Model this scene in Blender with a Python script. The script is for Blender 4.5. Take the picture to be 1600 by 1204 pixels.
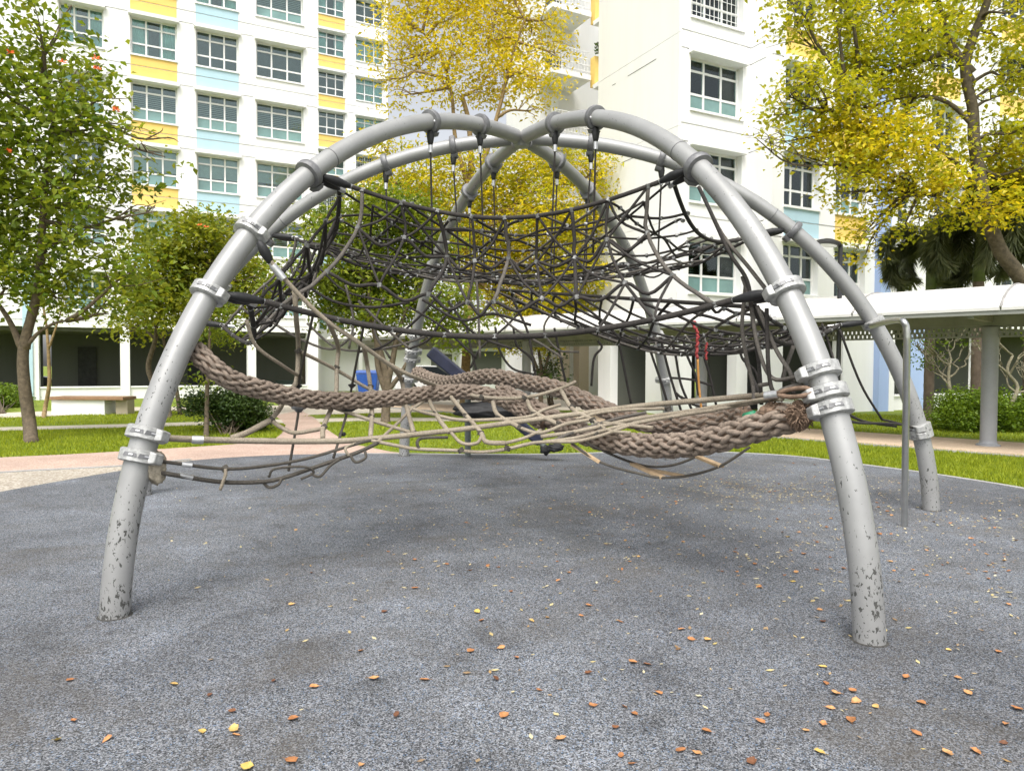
import bpy, bmesh, math, random
import numpy as np
from mathutils import Vector, Matrix

# ------------------------------------------------------------------ camera
for o in list(bpy.data.objects):
    bpy.data.objects.remove(o)
scene = bpy.context.scene
col = scene.collection
F, PITCH, ROLL, EYE = 1106.8, -0.02798, 0.00427, 1.5
CAM_ROT = Matrix.Rotation(math.pi / 2 + PITCH, 3, 'X') @ Matrix.Rotation(ROLL, 3, 'Z')
cam = bpy.data.cameras.new('camera')
cam.sensor_width = 36.0
cam.lens = 36.0 * F / 1600.0
cam.clip_start = 0.05
cam.clip_end = 2000
camo = bpy.data.objects.new('camera', cam)
col.objects.link(camo)
camo.matrix_world = Matrix.Translation((0, 0, EYE)) @ CAM_ROT.to_4x4()
scene.camera = camo
scene.render.resolution_x, scene.render.resolution_y = 1024, 770

# ------------------------------------------------------------------ sky, sun, exposure
SUN_EL, SUN_AZ = math.radians(58), math.radians(188)     # azimuth measured from +Y towards +X
world = bpy.data.worlds.new('World')
scene.world = world
world.use_nodes = True
wn, wl = world.node_tree.nodes, world.node_tree.links
wn.clear()
sky = wn.new('ShaderNodeTexSky')
sky.sky_type = 'NISHITA'
sky.sun_disc = False
sky.sun_elevation = SUN_EL
sky.sun_rotation = SUN_AZ
sky.air_density = 1.0
sky.dust_density = 4.0
sky.ozone_density = 1.0
bw = wn.new('ShaderNodeRGBToBW')
wl.new(sky.outputs[0], bw.inputs[0])
mx = wn.new('ShaderNodeMix')
mx.data_type = 'RGBA'
mx.inputs[0].default_value = 0.85                         # a white overcast: most of the sky's blue is gone
wl.new(sky.outputs[0], mx.inputs[6])
wl.new(bw.outputs[0], mx.inputs[7])
bg = wn.new('ShaderNodeBackground')
bg.inputs[1].default_value = 0.15
wl.new(mx.outputs[2], bg.inputs[0])
wout = wn.new('ShaderNodeOutputWorld')
wl.new(bg.outputs[0], wout.inputs[0])

sd = bpy.data.lights.new('sun', 'SUN')
sd.energy = 1.0
sd.angle = math.radians(35)
sd.color = (1.0, 0.96, 0.88)
so = bpy.data.objects.new('sun', sd)
col.objects.link(so)
sdir = Vector((math.sin(SUN_AZ) * math.cos(SUN_EL), math.cos(SUN_AZ) * math.cos(SUN_EL), math.sin(SUN_EL)))
so.rotation_euler = sdir.to_track_quat('Z', 'Y').to_euler()
so.location = sdir * 60

scene.view_settings.view_transform = 'Standard'
scene.view_settings.look = 'None'
scene.view_settings.gamma = 1.0
scene.view_settings.use_curve_mapping = False
scene.view_settings.exposure = 1.2

rnd = random.Random(7)
nrg = np.random.default_rng(11)
V = Vector


# ------------------------------------------------------------------ pixel helpers (photo pixels, 1600 x 1204)
def ray(px, py):
    return CAM_ROT @ V(((px - 800) / F, -(py - 602) / F, -1.0))


def gnd(px, py, z=0.0):
    d = ray(px, py)
    return V((0, 0, EYE)) + d * ((z - EYE) / d.z)


def atd(px, py, depth):
    d = ray(px, py)
    return V((0, 0, EYE)) + d * (depth / d.y)


def on_line(px, p, u):
    """parameter s on the ground line p + s*u seen in image column px (at the horizon)"""
    d = ray(px, 571)
    k = d.x / d.y
    return (p[0] - k * p[1]) / (k * u[1] - u[0])


# ------------------------------------------------------------------ object helpers
LOC = {}


def wloc(o):
    return LOC.get(o.name, V((0, 0, 0))) if o else V((0, 0, 0))


def tag(o, label=None, cat=None, group=None, kind=None):
    if label: o['label'] = label
    if cat: o['category'] = cat
    if group: o['group'] = group
    if kind: o['kind'] = kind
    return o


def thing(name, loc, label, cat, group=None):
    o = bpy.data.objects.new(name, None)
    o.empty_display_size = 0.2
    col.objects.link(o)
    o.location = loc
    LOC[o.name] = V(loc)
    return tag(o, label, cat, group)


def part_empty(name, parent):
    o = bpy.data.objects.new(name, None)
    col.objects.link(o)
    o.parent = parent
    LOC[o.name] = wloc(parent)
    return o


class MB:
    def __init__(self):
        self.v, self.f, self.m = [], [], []
        self.mi = 0

    def add(self, vs, fs):
        b = len(self.v)
        self.v += [tuple(p) for p in vs]
        self.f += [tuple(i + b for i in q) for q in fs]
        self.m += [self.mi] * len(fs)

    def hexa(self, c8):
        self.add(c8, [(3, 2, 1, 0), (4, 5, 6, 7), (0, 1, 5, 4), (1, 2, 6, 5), (2, 3, 7, 6), (3, 0, 4, 7)])

    def box(self, x0, x1, y0, y1, z0, z1):
        self.hexa([(x0, y0, z0), (x1, y0, z0), (x1, y1, z0), (x0, y1, z0), (x0, y0, z1), (x1, y0, z1), (x1, y1, z1), (x0, y1, z1)])

    def obox(self, O, u, n, s0, s1, a0, a1, z0, z1):
        """box in a frame: along u, then along n (both 2D), and z"""
        def p(s, a, z): return (O[0] + u[0] * s + n[0] * a, O[1] + u[1] * s + n[1] * a, z)
        c = [p(s0, a0, z0), p(s1, a0, z0), p(s1, a1, z0), p(s0, a1, z0), p(s0, a0, z1), p(s1, a0, z1), p(s1, a1, z1), p(s0, a1, z1)]
        if u[0] * n[1] - u[1] * n[0] < 0:
            c = [c[1], c[0], c[3], c[2], c[5], c[4], c[7], c[6]]
        self.hexa(c)

    def beam(self, a, b, w, h):
        a, b = V(a), V(b)
        d = (b - a).normalized()
        up = V((0, 0, 1)) if abs(d.z) < .95 else V((0, 1, 0))
        s = d.cross(up).normalized() * (w / 2)
        t = s.cross(d).normalized() * (h / 2)
        self.hexa([a - s - t, a + s - t, b + s - t, b - s - t, a - s + t, a + s + t, b + s + t, b - s + t])

    def tube(self, pts, rad, n=8, cap=True):
        pts = [V(p) for p in pts]
        k = len(pts)
        if not hasattr(rad, '__len__'): rad = [rad] * k
        vs, fs = [], []
        t0 = (pts[1] - pts[0]).normalized()
        ref = V((0, 0, 1)) if abs(t0.z) < .9 else V((1, 0, 0))
        nx = t0.cross(ref).normalized()
        for i in range(k):
            t = (pts[min(i + 1, k - 1)] - pts[max(i - 1, 0)])
            t = t.normalized() if t.length > 1e-9 else t0
            nx = (nx - t * nx.dot(t))
            nx = nx.normalized() if nx.length > 1e-6 else t.orthogonal().normalized()
            ny = t.cross(nx)
            for j in range(n):
                a = 2 * math.pi * j / n
                vs.append(pts[i] + (nx * math.cos(a) + ny * math.sin(a)) * rad[i])
        for i in range(k - 1):
            for j in range(n):
                j2 = (j + 1) % n
                fs.append((i * n + j, i * n + j2, (i + 1) * n + j2, (i + 1) * n + j))
        if cap:
            fs.append(tuple(reversed(range(n))))
            fs.append(tuple(range((k - 1) * n, k * n)))
        self.add(vs, fs)

    def lathe(self, c, axis, prof, n=20):
        """prof: list of (radius, offset along axis)"""
        c, axis = V(c), V(axis).normalized()
        x = axis.orthogonal().normalized()
        y = axis.cross(x)
        vs, fs = [], []
        for r, h in prof:
            for j in range(n):
                a = 2 * math.pi * j / n
                vs.append(c + axis * h + (x * math.cos(a) + y * math.sin(a)) * r)
        for i in range(len(prof) - 1):
            for j in range(n):
                j2 = (j + 1) % n
                fs.append((i * n + j, i * n + j2, (i + 1) * n + j2, (i + 1) * n + j))
        self.add(vs, fs)

    def build(self, name, mat, parent=None, smooth=False, bevel=0):
        me = bpy.data.meshes.new(name)
        L = wloc(parent)
        me.from_pydata([(a - L.x, b - L.y, c - L.z) for a, b, c in self.v], [], self.f)
        mats = mat if isinstance(mat, (list, tuple)) else [mat]
        for m in mats: me.materials.append(m)
        if len(mats) > 1: me.polygons.foreach_set('material_index', self.m)
        if smooth:
            me.polygons.foreach_set('use_smooth', [True] * len(me.polygons))
        me.update()
        o = bpy.data.objects.new(name, me)
        col.objects.link(o)
        if parent: o.parent = parent
        if smooth == 'auto':
            md = o.modifiers.new('edges', 'EDGE_SPLIT'); md.split_angle = math.radians(40)
        if bevel:
            md = o.modifiers.new('bevel', 'BEVEL'); md.width = bevel; md.segments = 2; md.limit_method = 'ANGLE'
        LOC[o.name] = L
        return o


def mesh_np(name, verts, faces, mat, parent=None, mi=None, mats=None):
    """many equal polygons straight from numpy arrays"""
    L = wloc(parent)
    me = bpy.data.meshes.new(name)
    nv, (nf, k) = len(verts), faces.shape
    me.vertices.add(nv)
    me.vertices.foreach_set('co', (verts - np.array([L.x, L.y, L.z])).astype(np.float32).ravel())
    me.loops.add(nf * k)
    me.loops.foreach_set('vertex_index', faces.astype(np.int32).ravel())
    me.polygons.add(nf)
    me.polygons.foreach_set('loop_start', np.arange(nf, dtype=np.int32) * k)
    for m in (mats or [mat]): me.materials.append(m)
    if mi is not None: me.polygons.foreach_set('material_index', mi.astype(np.int32))
    me.update(calc_edges=True)
    o = bpy.data.objects.new(name, me)
    col.objects.link(o)
    if parent: o.parent = parent
    LOC[o.name] = L
    return o


def smooth_pts(pts, sub=6):
    pts = [V(p) for p in pts]
    if len(pts) < 3:
        return [pts[0].lerp(pts[1], i / sub) for i in range(sub + 1)]
    out = []
    P = [pts[0] * 2 - pts[1]] + pts + [pts[-1] * 2 - pts[-2]]
    for i in range(1, len(P) - 2):
        a, b, c, d = P[i - 1], P[i], P[i + 1], P[i + 2]
        for k in range(sub):
            t = k / sub
            out.append(0.5 * ((2 * b) + (c - a) * t + (2 * a - 5 * b + 4 * c - d) * t * t + (3 * b - a - 3 * c + d) * t ** 3))
    out.append(pts[-1])
    return out


# ------------------------------------------------------------------ materials
def mat_new(name):
    m = bpy.data.materials.new(name)
    m.use_nodes = True
    nt = m.node_tree
    b = nt.nodes['Principled BSDF']
    return m, nt, b


def N(nt, kind, **kw):
    n = nt.nodes.new('ShaderNode' + kind)
    for k, v in kw.items(): setattr(n, k, v)
    return n


def ramp(nt, stops, src, interp='LINEAR'):
    r = N(nt, 'ValToRGB')
    r.color_ramp.interpolation = interp
    el = r.color_ramp.elements
    while len(el) < len(stops): el.new(0.5)
    for e, (p, c) in zip(el, stops):
        e.position = p
        e.color = (*c, 1) if len(c) == 3 else c
    nt.links.new(src, r.inputs[0])
    return r.outputs[0]


def noise(nt, scale, detail=4, rough=.6, vec=None, dist=0):
    n = N(nt, 'TexNoise')
    n.inputs['Scale'].default_value = scale
    n.inputs['Detail'].default_value = detail
    n.inputs['Roughness'].default_value = rough
    n.inputs['Distortion'].default_value = dist
    nt.links.new(vec if vec is not None else coords(nt), n.inputs['Vector'])
    return n.outputs['Fac']


def coords(nt, world_space=True, scale=None):
    if world_space:
        g = N(nt, 'NewGeometry')
        out = g.outputs['Position']
    else:
        out = N(nt, 'TexCoord').outputs['Object']
    if scale:
        mp = N(nt, 'Mapping')
        mp.inputs['Scale'].default_value = scale
        nt.links.new(out, mp.inputs['Vector'])
        out = mp.outputs[0]
    return out


def mixc(nt, fac, a, b, mode='MIX'):
    m = N(nt, 'Mix')
    m.data_type = 'RGBA'
    m.blend_type = mode
    for i, x in ((0, fac), (6, a), (7, b)):
        if isinstance(x, (int, float)): m.inputs[i].default_value = x
        elif isinstance(x, tuple): m.inputs[i].default_value = (*x, 1)
        else: nt.links.new(x, m.inputs[i])
    return m.outputs[2]


def bump(nt, b, h, strength=.3, dist=.01):
    bp = N(nt, 'Bump')
    bp.inputs['Strength'].default_value = strength
    bp.inputs['Distance'].default_value = dist
    nt.links.new(h, bp.inputs['Height'])
    nt.links.new(bp.outputs[0], b.inputs['Normal'])


def simple(name, c, rough=.6, var=.15, scale=6, metal=0, bumpk=0, bscale=60, spec=None):
    m, nt, b = mat_new(name)
    f = noise(nt, scale)
    lo = tuple(max(0, x * (1 - var)) for x in c)
    hi = tuple(min(1, x * (1 + var)) for x in c)
    nt.links.new(ramp(nt, [(.3, lo), (.7, hi)], f), b.inputs['Base Color'])
    b.inputs['Roughness'].default_value = rough
    b.inputs['Metallic'].default_value = metal
    if spec is not None: b.inputs['Specular IOR Level'].default_value = spec
    if bumpk: bump(nt, b, noise(nt, bscale, 3), bumpk, .006)
    return m


M = {}


def facade_paint(name, c, streak=.10):
    """masonry paint with faint rain streaks and grime of its own"""
    m, nt, b = mat_new(name)
    st = noise(nt, 1.0, 5, .65, coords(nt, True, (2.2, 2.2, .16)))
    bl = noise(nt, .35, 4, .6)
    c1 = tuple(x * (1 - streak) for x in c)
    k = mixc(nt, ramp(nt, [(.45, (0, 0, 0)), (.75, (1, 1, 1))], st), c, c1)
    k = mixc(nt, ramp(nt, [(.5, (0, 0, 0)), (.8, (.6, .6, .6))], bl), k, tuple(x * .93 for x in c))
    nt.links.new(k, b.inputs['Base Color'])
    b.inputs['Roughness'].default_value = .75
    b.inputs['Specular IOR Level'].default_value = .25
    bump(nt, b, noise(nt, 30, 3), .12, .01)
    return m


M['white'] = facade_paint('white_wall_paint', (.78, .78, .775), .06)
M['white_trim'] = facade_paint('white_trim_paint', (.80, .80, .79), .05)
M['yellow'] = facade_paint('yellow_panel_paint', (.80, .56, .17), .06)
M['blue'] = facade_paint('pale_blue_panel_paint', (.43, .60, .68), .05)
M['periwinkle'] = facade_paint('periwinkle_pilaster_paint', (.34, .44, .68), .05)
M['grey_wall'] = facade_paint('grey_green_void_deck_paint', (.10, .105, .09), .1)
M['tan_wall'] = facade_paint('tan_void_deck_paint', (.42, .36, .27), .1)
M['dark_in'] = simple('dark_interior', (.035, .036, .036), .9, .3)
M['frame'] = simple('window_frame_paint', (.74, .74, .73), .45, .04)
M['steel'] = simple('brushed_steel', (.55, .55, .54), .32, .08, 20, 1)
M['darkmetal'] = simple('black_painted_metal', (.018, .018, .020), .45, .3, 20)
M['rubber_black'] = simple('black_rubber', (.014, .014, .015), .6, .4, 30, bumpk=.2)
M['navy'] = simple('dark_navy_plastic', (.020, .024, .050), .4, .2, 8)
M['hinge'] = simple('grey_hinge_casting', (.17, .19, .18), .5, .2, 30)
M['ferrule'] = simple('aluminium_ferrule', (.55, .55, .55), .4, .15, 40, .8)
M['clip_dark'] = simple('dull_aluminium_clip', (.20, .20, .195), .5, .35, 40, .5)
M['seam'] = simple('grey_roof_seam', (.30, .29, .28), .6, .2, 8)
M['joint'] = simple('gritty_foot_joint', (.05, .048, .044), .95, .5, 60)
M['col_grey'] = simple('grey_column_paint', (.27, .28, .30), .5, .10, 3)
M['beam_olive'] = simple('grey_beam_paint', (.24, .245, .22), .6, .12, 3)
M['roof'] = facade_paint('white_roof_sheet', (.58, .57, .54), .12)
M['bin_blue'] = simple('blue_bin_plastic', (.012, .075, .33), .4, .15, 5)
M['pot'] = simple('dark_plant_pot', (.03, .045, .04), .6, .3, 10)
M['wood'] = simple('weathered_timber', (.42, .30, .18), .75, .25, 18, bumpk=.3)
M['bench_top'] = simple('brown_bench_slab', (.27, .155, .085), .7, .2, 9)
M['door'] = simple('brown_door_paint', (.17, .14, .10), .55, .15, 6)
M['glass_car'] = simple('car_window_glass', (.02, .024, .028), .08, .1)
M['car_white'] = simple('white_car_paint', (.72, .73, .74), .25, .03)
M['car_dark'] = simple('dark_car_paint', (.03, .032, .038), .25, .05)
M['tyre'] = simple('tyre_rubber', (.02, .02, .02), .8, .2)


def glass_mat():
    m, nt, b = mat_new('window_glass')
    out = nt.nodes['Material Output']
    tr = N(nt, 'BsdfTransparent'); tr.inputs[0].default_value = (.80, .90, .88, 1)
    gl = N(nt, 'BsdfGlossy'); gl.inputs[0].default_value = (.75, .85, .85, 1); gl.inputs['Roughness'].default_value = .03
    fr = N(nt, 'Fresnel'); fr.inputs[0].default_value = 1.5
    ad = N(nt, 'Math', operation='ADD'); ad.inputs[1].default_value = .04
    nt.links.new(fr.outputs[0], ad.inputs[0])
    mxs = N(nt, 'MixShader')
    nt.links.new(ad.outputs[0], mxs.inputs[0]); nt.links.new(tr.outputs[0], mxs.inputs[1]); nt.links.new(gl.outputs[0], mxs.inputs[2])
    nt.links.new(mxs.outputs[0], out.inputs[0])
    return m


M['glass'] = glass_mat()
M['frosted'] = simple('frosted_teal_pane', (.16, .27, .26), .18, .25, .9)
M['curtain_teal'] = simple('pale_teal_curtain', (.60, .78, .75), .9, .12, 3)
M['curtain_white'] = simple('white_curtain', (.80, .81, .79), .9, .08, 3)
M['blind'] = simple('grey_blind_slat', (.42, .44, .43), .6, .1, 3)
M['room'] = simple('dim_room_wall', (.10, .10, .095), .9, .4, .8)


def leaf_mat(name, stops, trans=.35, rough=.45):
    m, nt, b = mat_new(name)
    g = N(nt, 'NewGeometry')
    c = ramp(nt, stops, g.outputs['Random Per Island'])
    big = noise(nt, 1.3, 3)
    c = mixc(nt, ramp(nt, [(.35, (0, 0, 0)), (.7, (.5, .5, .5))], big), c, stops[-1][1])
    nt.links.new(c, b.inputs['Base Color'])
    b.inputs['Roughness'].default_value = rough
    b.inputs['Specular IOR Level'].default_value = .35
    out = nt.nodes['Material Output']
    tl = N(nt, 'BsdfTranslucent')
    nt.links.new(mixc(nt, 1.0, c, (1.5, 1.4, .7), 'MULTIPLY'), tl.inputs[0])
    mxs = N(nt, 'MixShader'); mxs.inputs[0].default_value = trans
    nt.links.new(b.outputs[0], mxs.inputs[1]); nt.links.new(tl.outputs[0], mxs.inputs[2])
    nt.links.new(mxs.outputs[0], out.inputs[0])
    return m


M['leaf_green'] = leaf_mat('glossy_green_leaf', [(0, (.05, .095, .012)), (.45, (.115, .19, .016)), (.8, (.20, .27, .022)), (1, (.32, .34, .04))], .42)
M['leaf_mid'] = leaf_mat('mid_green_leaf', [(0, (.08, .13, .012)), (.5, (.18, .23, .018)), (1, (.34, .34, .035))], .42)
M['leaf_yellow'] = leaf_mat('golden_leaf', [(0, (.26, .25, .012)), (.35, (.44, .41, .018)), (.75, (.60, .52, .025)), (1, (.66, .52, .03))], .5)
M['leaf_lime'] = leaf_mat('yellow_green_leaf', [(0, (.14, .18, .012)), (.4, (.28, .33, .016)), (.8, (.43, .44, .022)), (1, (.56, .48, .03))], .5)
M['leaf_bush'] = leaf_mat('dark_bush_leaf', [(0, (.018, .04, .010)), (.6, (.035, .07, .014)), (1, (.07, .11, .02))], .2)
M['leaf_hedge'] = leaf_mat('bright_hedge_leaf', [(0, (.06, .11, .012)), (.5, (.10, .18, .014)), (1, (.19, .27, .02))], .3)
M['leaf_palm'] = leaf_mat('grey_green_palm_leaflet', [(0, (.07, .09, .045)), (.6, (.13, .155, .075)), (1, (.17, .18, .09))], .3)
M['flower'] = simple('orange_flower', (.75, .13, .02), .6, .2, 30)
M['bark'] = simple('grey_brown_bark', (.115, .088, .058), .9, .4, 14, bumpk=.8, bscale=28)
M['bark_dark'] = simple('dark_mottled_bark', (.085, .068, .042), .9, .5, 10, bumpk=.8, bscale=26)
M['bark_tan'] = simple('tan_bark', (.24, .165, .075), .85, .35, 12, bumpk=.6, bscale=30)
M['bark_pale'] = simple('pale_green_grey_bark', (.20, .18, .12), .85, .35, 12, bumpk=.6, bscale=30)
M['crownshaft'] = simple('green_palm_crownshaft', (.10, .13, .045), .6, .3, 5)
M['palm_trunk'] = simple('ringed_palm_trunk', (.16, .12, .09), .9, .3, 6, bumpk=.6, bscale=12)

# worn painted pipe
def pipe_mat():
    m, nt, b = mat_new('chipped_silver_paint')
    co = coords(nt, True, (1, 1, .55))
    c1 = noise(nt, 52, 4, .62, co, .5)
    c2 = noise(nt, 3.0, 3, .5)
    sep = N(nt, 'SeparateXYZ'); g = N(nt, 'NewGeometry')
    nt.links.new(g.outputs['Position'], sep.inputs[0])
    hz = N(nt, 'MapRange'); hz.inputs[1].default_value = 0.0; hz.inputs[2].default_value = 2.2
    hz.inputs[3].default_value = .055; hz.inputs[4].default_value = -.055
    nt.links.new(sep.outputs['Z'], hz.inputs[0])
    a1 = N(nt, 'Math', operation='ADD'); nt.links.new(c1, a1.inputs[0]); nt.links.new(hz.outputs[0], a1.inputs[1])
    m2 = N(nt, 'Math', operation='MULTIPLY_ADD'); nt.links.new(c2, m2.inputs[0]); m2.inputs[1].default_value = .34
    nt.links.new(a1.outputs[0], m2.inputs[2])
    chip = ramp(nt, [(.808, (0, 0, 0)), (.820, (1, 1, 1))], m2.outputs[0])
    pc = ramp(nt, [(.3, (.27, .27, .265)), (.7, (.35, .35, .345))], noise(nt, 2.5, 5))
    k = mixc(nt, chip, pc, (.075, .075, .07))
    nt.links.new(k, b.inputs['Base Color'])
    b.inputs['Metallic'].default_value = .25
    nt.links.new(ramp(nt, [(0, (.42, .42, .42)), (1, (.8, .8, .8))], chip), b.inputs['Roughness'])
    inv = N(nt, 'Math', operation='SUBTRACT'); inv.inputs[0].default_value = 1; nt.links.new(chip, inv.inputs[1])
    bump(nt, b, inv.outputs[0], .5, .002)
    return m


M['pipe'] = pipe_mat()
M['clamp'] = simple('worn_cast_clamp', (.40, .40, .39), .45, .35, 28, .35, .4, 60)
M['collar'] = simple('dark_grey_collar', (.16, .16, .165), .5, .3, 16, .3, .2)


def rope_mat(name, lo, hi, fs=90):
    m, nt, b = mat_new(name)
    c = ramp(nt, [(.3, lo), (.7, hi)], noise(nt, 5, 4))
    f = noise(nt, fs, 3)
    c = mixc(nt, .45, c, ramp(nt, [(.3, tuple(x * .35 for x in c_avg(lo, hi))), (.7, tuple(min(1, x * 1.6) for x in c_avg(lo, hi)))], f))
    nt.links.new(c, b.inputs['Base Color'])
    b.inputs['Roughness'].default_value = .85
    b.inputs['Specular IOR Level'].default_value = .2
    bump(nt, b, f, .7, .006)
    return m


def c_avg(a, b): return tuple((x + y) / 2 for x, y in zip(a, b))


M['rope_black'] = rope_mat('black_steel_core_rope', (.022, .020, .019), (.055, .049, .045))
M['rope_grey'] = rope_mat('faded_grey_rope', (.075, .068, .060), (.14, .125, .11))
M['rope_tan'] = rope_mat('weathered_tan_rope', (.21, .175, .13), (.37, .32, .25))
M['rope_cable'] = rope_mat('dark_cable', (.05, .045, .04), (.10, .09, .075))
M['braid'] = rope_mat('brown_braided_rope', (.14, .105, .083), (.32, .26, .21), 60)
M['fray'] = rope_mat('frayed_rope_end', (.10, .065, .043), (.26, .18, .13), 45)
M['burlap'] = rope_mat('knotted_pale_rope_end', (.22, .19, .14), (.42, .37, .29), 45)
M['red'] = simple('red_cord', (.36, .05, .05), .7, .25, 30)
M['orange'] = simple('orange_cord', (.55, .25, .06), .7, .25, 30)
M['green_tape'] = simple('green_tape', (.02, .20, .10), .5, .2, 30)


def rubber_ground():
    m, nt, b = mat_new('wet_pour_rubber_granules')
    vo = N(nt, 'TexVoronoi'); vo.inputs['Scale'].default_value = 185
    nt.links.new(coords(nt), vo.inputs['Vector'])
    sepc = N(nt, 'SeparateColor'); nt.links.new(vo.outputs['Color'], sepc.inputs[0])
    gr = ramp(nt, [(0, (.012, .013, .015)), (.22, (.052, .056, .063)), (.5, (.130, .136, .148)), (.72, (.218, .227, .243)),
                   (.9, (.35, .36, .38)), (1, (.08, .15, .26))], sepc.outputs[0])
    big = noise(nt, .45, 6, .62, coords(nt), .4)
    mid = noise(nt, 2.2, 5, .6)
    fine = noise(nt, 45, 2)
    k = mixc(nt, 1.0, gr, ramp(nt, [(.32, (.62, .61, .61)), (.46, (.88, .87, .87)), (.54, (1, 1, 1)), (.68, (1.2, 1.21, 1.23))], big), 'MULTIPLY')
    k = mixc(nt, 1.0, k, ramp(nt, [(.28, (.62, .61, .60)), (.44, (.95, .95, .95)), (.56, (1, 1, 1)), (.72, (1.22, 1.23, 1.25))], mid), 'MULTIPLY')
    k = mixc(nt, 1.0, k, ramp(nt, [(.3, (.84, .84, .84)), (.7, (1.14, 1.14, 1.14))], fine), 'MULTIPLY')
    # brown litter dust gathered in patches
    dust = noise(nt, .8, 6, .7, coords(nt, True, (1, 1.4, 1)), .8)
    k = mixc(nt, ramp(nt, [(.50, (0, 0, 0)), (.72, (.6, .6, .6))], dust), k, (.085, .073, .058))
    nt.links.new(k, b.inputs['Base Color'])
    b.inputs['Roughness'].default_value = .78
    b.inputs['Specular IOR Level'].default_value = .3
    bump(nt, b, sepc.outputs[1], .55, .004)
    return m


M['rubber'] = rubber_ground()


def aggregate(name, a, b_, c, scale=70):
    m, nt, b = mat_new(name)
    vo = N(nt, 'TexVoronoi'); vo.inputs['Scale'].default_value = scale
    nt.links.new(coords(nt), vo.inputs['Vector'])
    sepc = N(nt, 'SeparateColor'); nt.links.new(vo.outputs['Color'], sepc.inputs[0])
    k = ramp(nt, [(0, a), (.5, b_), (1, c)], sepc.outputs[0])
    k = mixc(nt, 1.0, k, ramp(nt, [(.3, (.78, .77, .76)), (.7, (1.08, 1.07, 1.06))], noise(nt, .9, 6, .65)), 'MULTIPLY')
    nt.links.new(k, b.inputs['Base Color'])
    b.inputs['Roughness'].default_value = .85
    bump(nt, b, sepc.outputs[1], .3, .003)
    return m


M['pink'] = aggregate('pink_washed_concrete', (.36, .24, .19), (.47, .34, .28), (.55, .43, .36))
M['agg'] = aggregate('tan_pebble_concrete', (.26, .22, .17), (.42, .37, .30), (.56, .52, .46), 45)
M['beige'] = aggregate('beige_concrete', (.44, .39, .31), (.52, .47, .39), (.58, .53, .46))
M['walk'] = aggregate('brown_walkway_concrete', (.50, .37, .26), (.60, .46, .33), (.66, .53, .40))
M['kerb'] = aggregate('grey_kerb_concrete', (.28, .28, .27), (.36, .36, .35), (.42, .42, .41))


def lawn_mat():
    m, nt, b = mat_new('lawn_turf')
    k = ramp(nt, [(.25, (.06, .095, .008)), (.5, (.14, .20, .010)), (.8, (.24, .29, .016))], noise(nt, 26, 6, .75))
    k = mixc(nt, ramp(nt, [(.35, (0, 0, 0)), (.7, (.7, .7, .7))], noise(nt, .7, 4)), k, (.20, .235, .014))
    nt.links.new(k, b.inputs['Base Color'])
    b.inputs['Roughness'].default_value = .9
    bump(nt, b, noise(nt, 60, 4), .8, .02)
    return m


M['lawn'] = lawn_mat()
M['blade'] = leaf_mat('grass_blade', [(0, (.11, .16, .010)), (.5, (.21, .28, .014)), (1, (.36, .40, .025))], .35, .6)
M['fallen'] = None

# ------------------------------------------------------------------ ground and paths
def sheet(name, pts, z, mat, thick=0.0, kind='structure', label=None):
    bm = bmesh.new()
    vs = [bm.verts.new((p[0], p[1], z)) for p in pts]
    f = bm.faces.new(vs)
    if f.normal.z < 0: f.normal_flip()
    bm.normal_update()
    if f.normal.z < 0: f.normal_flip()
    if thick:
        g = bmesh.ops.extrude_face_region(bm, geom=[f])
        ev = [e for e in g['geom'] if isinstance(e, bmesh.types.BMVert)]
        bmesh.ops.translate(bm, verts=ev, vec=(0, 0, thick))
        bmesh.ops.recalc_face_normals(bm, faces=bm.faces)
    bmesh.ops.triangulate(bm, faces=bm.faces)
    me = bpy.data.meshes.new(name)
    bm.to_mesh(me); bm.free()
    me.materials.append(mat)
    o = bpy.data.objects.new(name, me)
    col.objects.link(o)
    tag(o, label, None, None, kind)
    return o


sheet('lawn', [(-260, -60), (260, -60), (260, 400), (-260, 400)], -.020, M['lawn'])

edge_px = [(-260, 840), (-120, 795), (0, 768), (100, 750), (200, 733), (300, 719), (400, 712), (500, 709), (600, 709), (720, 710), (850, 710),
           (960, 707), (1070, 705), (1180, 709), (1260, 715), (1345, 726), (1430, 737), (1510, 749), (1600, 764), (1740, 792), (1900, 830)]
edge = [gnd(x, y) for x, y in edge_px]
edge = smooth_pts(edge, 5)
rub = [(p.x, p.y) for p in edge] + [(9.5, 3), (9, -4), (-9.5, -4), (-9, 3)]
sheet('rubber_surface', rub, 0.0, M['rubber'])


def ribbon(pts, width, side=1):
    """strip polygon lying beside a polyline"""
    out = []
    for i, p in enumerate(pts):
        a, b = pts[max(0, i - 1)], pts[min(len(pts) - 1, i + 1)]
        t = V((b[0] - a[0], b[1] - a[1])).normalized()
        n = V((-t.y, t.x)) * side
        out.append((p[0] + n.x * width, p[1] + n.y * width))
    return out


# thin concrete edging behind the rubber, from the path round to the right
ke = edge[35:]
k_out = ribbon(ke, .10)
k_in = ribbon(ke, .008)
sheet('kerb_edging', k_in + k_out[::-1], -.030, M['kerb'], .036)

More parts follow.
